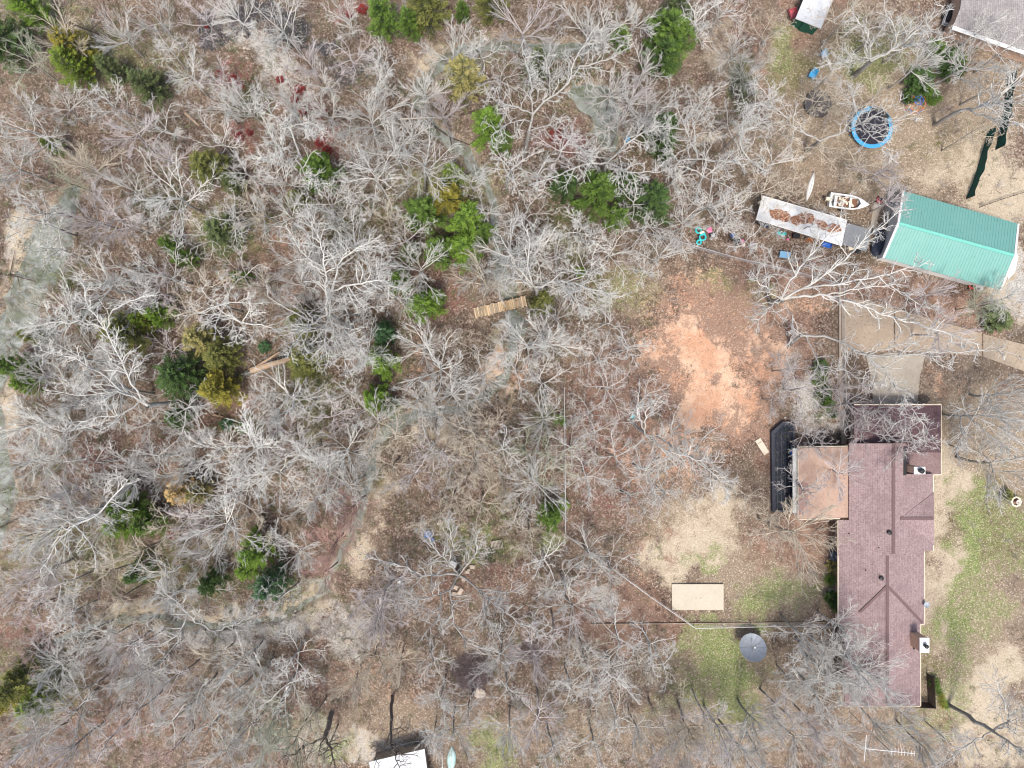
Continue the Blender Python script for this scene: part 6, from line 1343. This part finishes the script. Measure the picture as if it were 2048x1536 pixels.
simple('green_bird_feeder', 'little turquoise feeder on the leaves left of the clay patch foot', 'feeder', 1264, 833, [('tray', M_TURQ, lambda m: m.lathe([(.05, .5), (.2, .55), (.2, .6), (.16, .57)], (0, 0, 0), 10)), ('post', M_GREY, lambda m: m.tube([(0, 0, 0), (0, 0, .55)], .02, 5))])
# --- cabin at the bottom edge
p = W(795, 1540); t = thing('small_cabin', 'white roofed cabin cut off by the bottom edge', 'cabin', (p.x, p.y, 0)); l = Lp(t); m = MB(); m.slab([l(738, 1524, 2.4), l(750, 1600, 2.4), l(862, 1600, 2.4), l(849, 1498, 2.4)], .1); m.build('roof', M_WROOF, t); m = MB(); m.prism([l(*at_h(x, y, 2.3))[:2] for x, y in ((744, 1528), (755, 1596), (856, 1596), (844, 1505))], 0, 2.3); m.build('wall', M_WOOD, t)
p = W(770, 1495); t = thing('white_hose', 'white hose curving over the ground above the cabin', 'hose', (p.x, p.y, 0)); l = Lp(t); m = MB(); m.tube([l(x, y, .05) for x, y in ((768, 1495), (795, 1492), (825, 1484), (850, 1482), (868, 1484), (878, 1495), (884, 1512), (886, 1545))], .045, 6); m.build('pipe', M_WHT, t); m = MB(); m.cyl(l(768, 1495, .02), .08, .08, 8); m.build('nozzle', M_GREY, t)
# creek stones: too many to count
r = random.Random(77); A = MB(); n_ = 0
while n_ < 1700:
    x, y, sx, sy = r.choice([(450, 1250, 150, 16), (600, 1232, 60, 16), (855, 145, 18, 30), (985, 770, 20, 30), (745, 915, 20, 40), (40, 490, 22, 40), (1425, 270, 26, 16), (480, 80, 30, 45), (700, 1265, 50, 26), (720, 1100, 22, 40), (300, 1240, 80, 10), (1005, 700, 14, 40), (1195, 1188, 34, 14), (600, 170, 40, 40)])
    x = r.gauss(x, sx * .6); y = r.gauss(y, sy * .6); p = W(x, y); s_ = r.uniform(.06, .2) if r.random() < .93 else r.uniform(.2, .4); A.blob((p.x, p.y, -.02), (s_ * 1.2, s_, s_ * .7), n_, 5, .2); n_ += 1
tag(A.build('creek_stones', worn('creek_stone', (.42, .38, .32), .9, .3, 2), None), 'pale stones scattered along the creek gravel bars', 'stones', kind='stuff')
# ---------------------------------------------------------------- labels of the woodland trees
LM = '''bright yellow cedar|155 110
forked black branch|190 62
black ground at top left|560 50
reddish gully under white twigs|600 185
lone olive yellow cedar|425 342
left edge pool|90 480
red bush cedar|645 345
creek bend at top centre|860 150
faded olive cedar|930 165
bleached log over the creek|840 236
creekside bright cedar|978 258
centre cedar cluster|900 440
bare brown leaf patch|560 490
green pond|1195 215
golden tipped lone cedar|1330 88
small blue box|1254 282
dark cedar thicket|1230 400
green shed at the top edge|1635 25
round dark mat|1633 210
blue trampoline|1744 255
dome climber|1828 208
grey roofed house|1960 40
white canoe|1620 374
white carport|1600 440
turquoise play table|1403 476
teal roofed barn|1900 480
wooden footbridge|1000 615
footbridge cedar|845 612
bluish cedar column|768 690
fallen split trunk|560 722
yellow green cedar pair|265 660
pale tan olive cedar|410 685
golden cedar|443 780
creek bend cedar|752 798
red clay patch|1430 720
driveway|1800 660
maroon garage roof|1795 850
black covered pool|1563 935
terracotta patio roof|1647 966
round stone planter|2026 1002
tan leaved beech|370 985
triangular cedar clump|265 1030
bright lower left cedar|515 1100
lower left gravel bar|430 1250
pink hazed tree|690 1060
blue folding seat|857 1067
wooden pallets|975 1100
bend of the wire fence|1130 1066
cream pad|1394 1193
brown leaf bed|1230 1235
huge satellite dish|1505 1298
dark brush pile|945 1343
grey stick heap|1037 1407
dead forked tree|655 1475
upright dark trunk|783 1440
lower left edge cedar|45 1370
lower white capped chimney|1849 1290
white antenna|1780 1502
yucca by the house|1658 1158
left edge creek sand|20 640
slim pale log|498 1468
bottom edge lawn|990 1515
star shaped crown|660 650'''
LM = [(a.split('|')[0], *map(float, a.split('|')[1].split())) for a in LM.splitlines()]
def dirword(dx, dy):
    a = math.degrees(math.atan2(-dy, dx)) % 360
    return ['right of', 'upper right of', 'above', 'upper left of', 'left of', 'lower left of', 'below', 'lower right of'][int((a + 22.5) // 45) % 8]
from collections import defaultdict
B = defaultdict(list); TN = {'white': 'white branched', 'silver': 'silver grey', 'lavender': 'lavender grey', 'tan': 'tan twigged', 'rosy': 'rosy brown', 'mossy': 'mossy grey', 'dark': 'dark', 'dim': 'dull grey', 'pink': 'pink twigged'}
for rt, px, py, rad, tone in TREES:
    nm, lx, ly = min(LM, key=lambda q: math.hypot(px - q[1], py - q[2])); d = math.hypot(px - lx, py - ly)
    B[(('broad ' if rad >= 60 else '') + TN[tone], 'over' if d < 22 else dirword(px - lx, py - ly), nm)].append((d, rt))
ORD = ['', 'second ', 'third ', 'fourth ', 'fifth ', 'sixth ']
for (ad, dr, nm), L_ in B.items():
    L_.sort(key=lambda q: q[0])
    for k, (d, rt) in enumerate(L_):
        s = '%s bare tree %s the %s' % (ad, dr, nm)
        if len(L_) > 1: s = ('nearest ' if k == 0 else ORD[k] + 'nearest ') + s
        if len(s.split()) > 14: s = s.replace(' bare tree', ' tree').replace('lavender grey', 'lavender').replace('silver grey', 'silver')
        rt['label'] = s.replace('the left edge creek sand', 'the sand at the left edge pool')
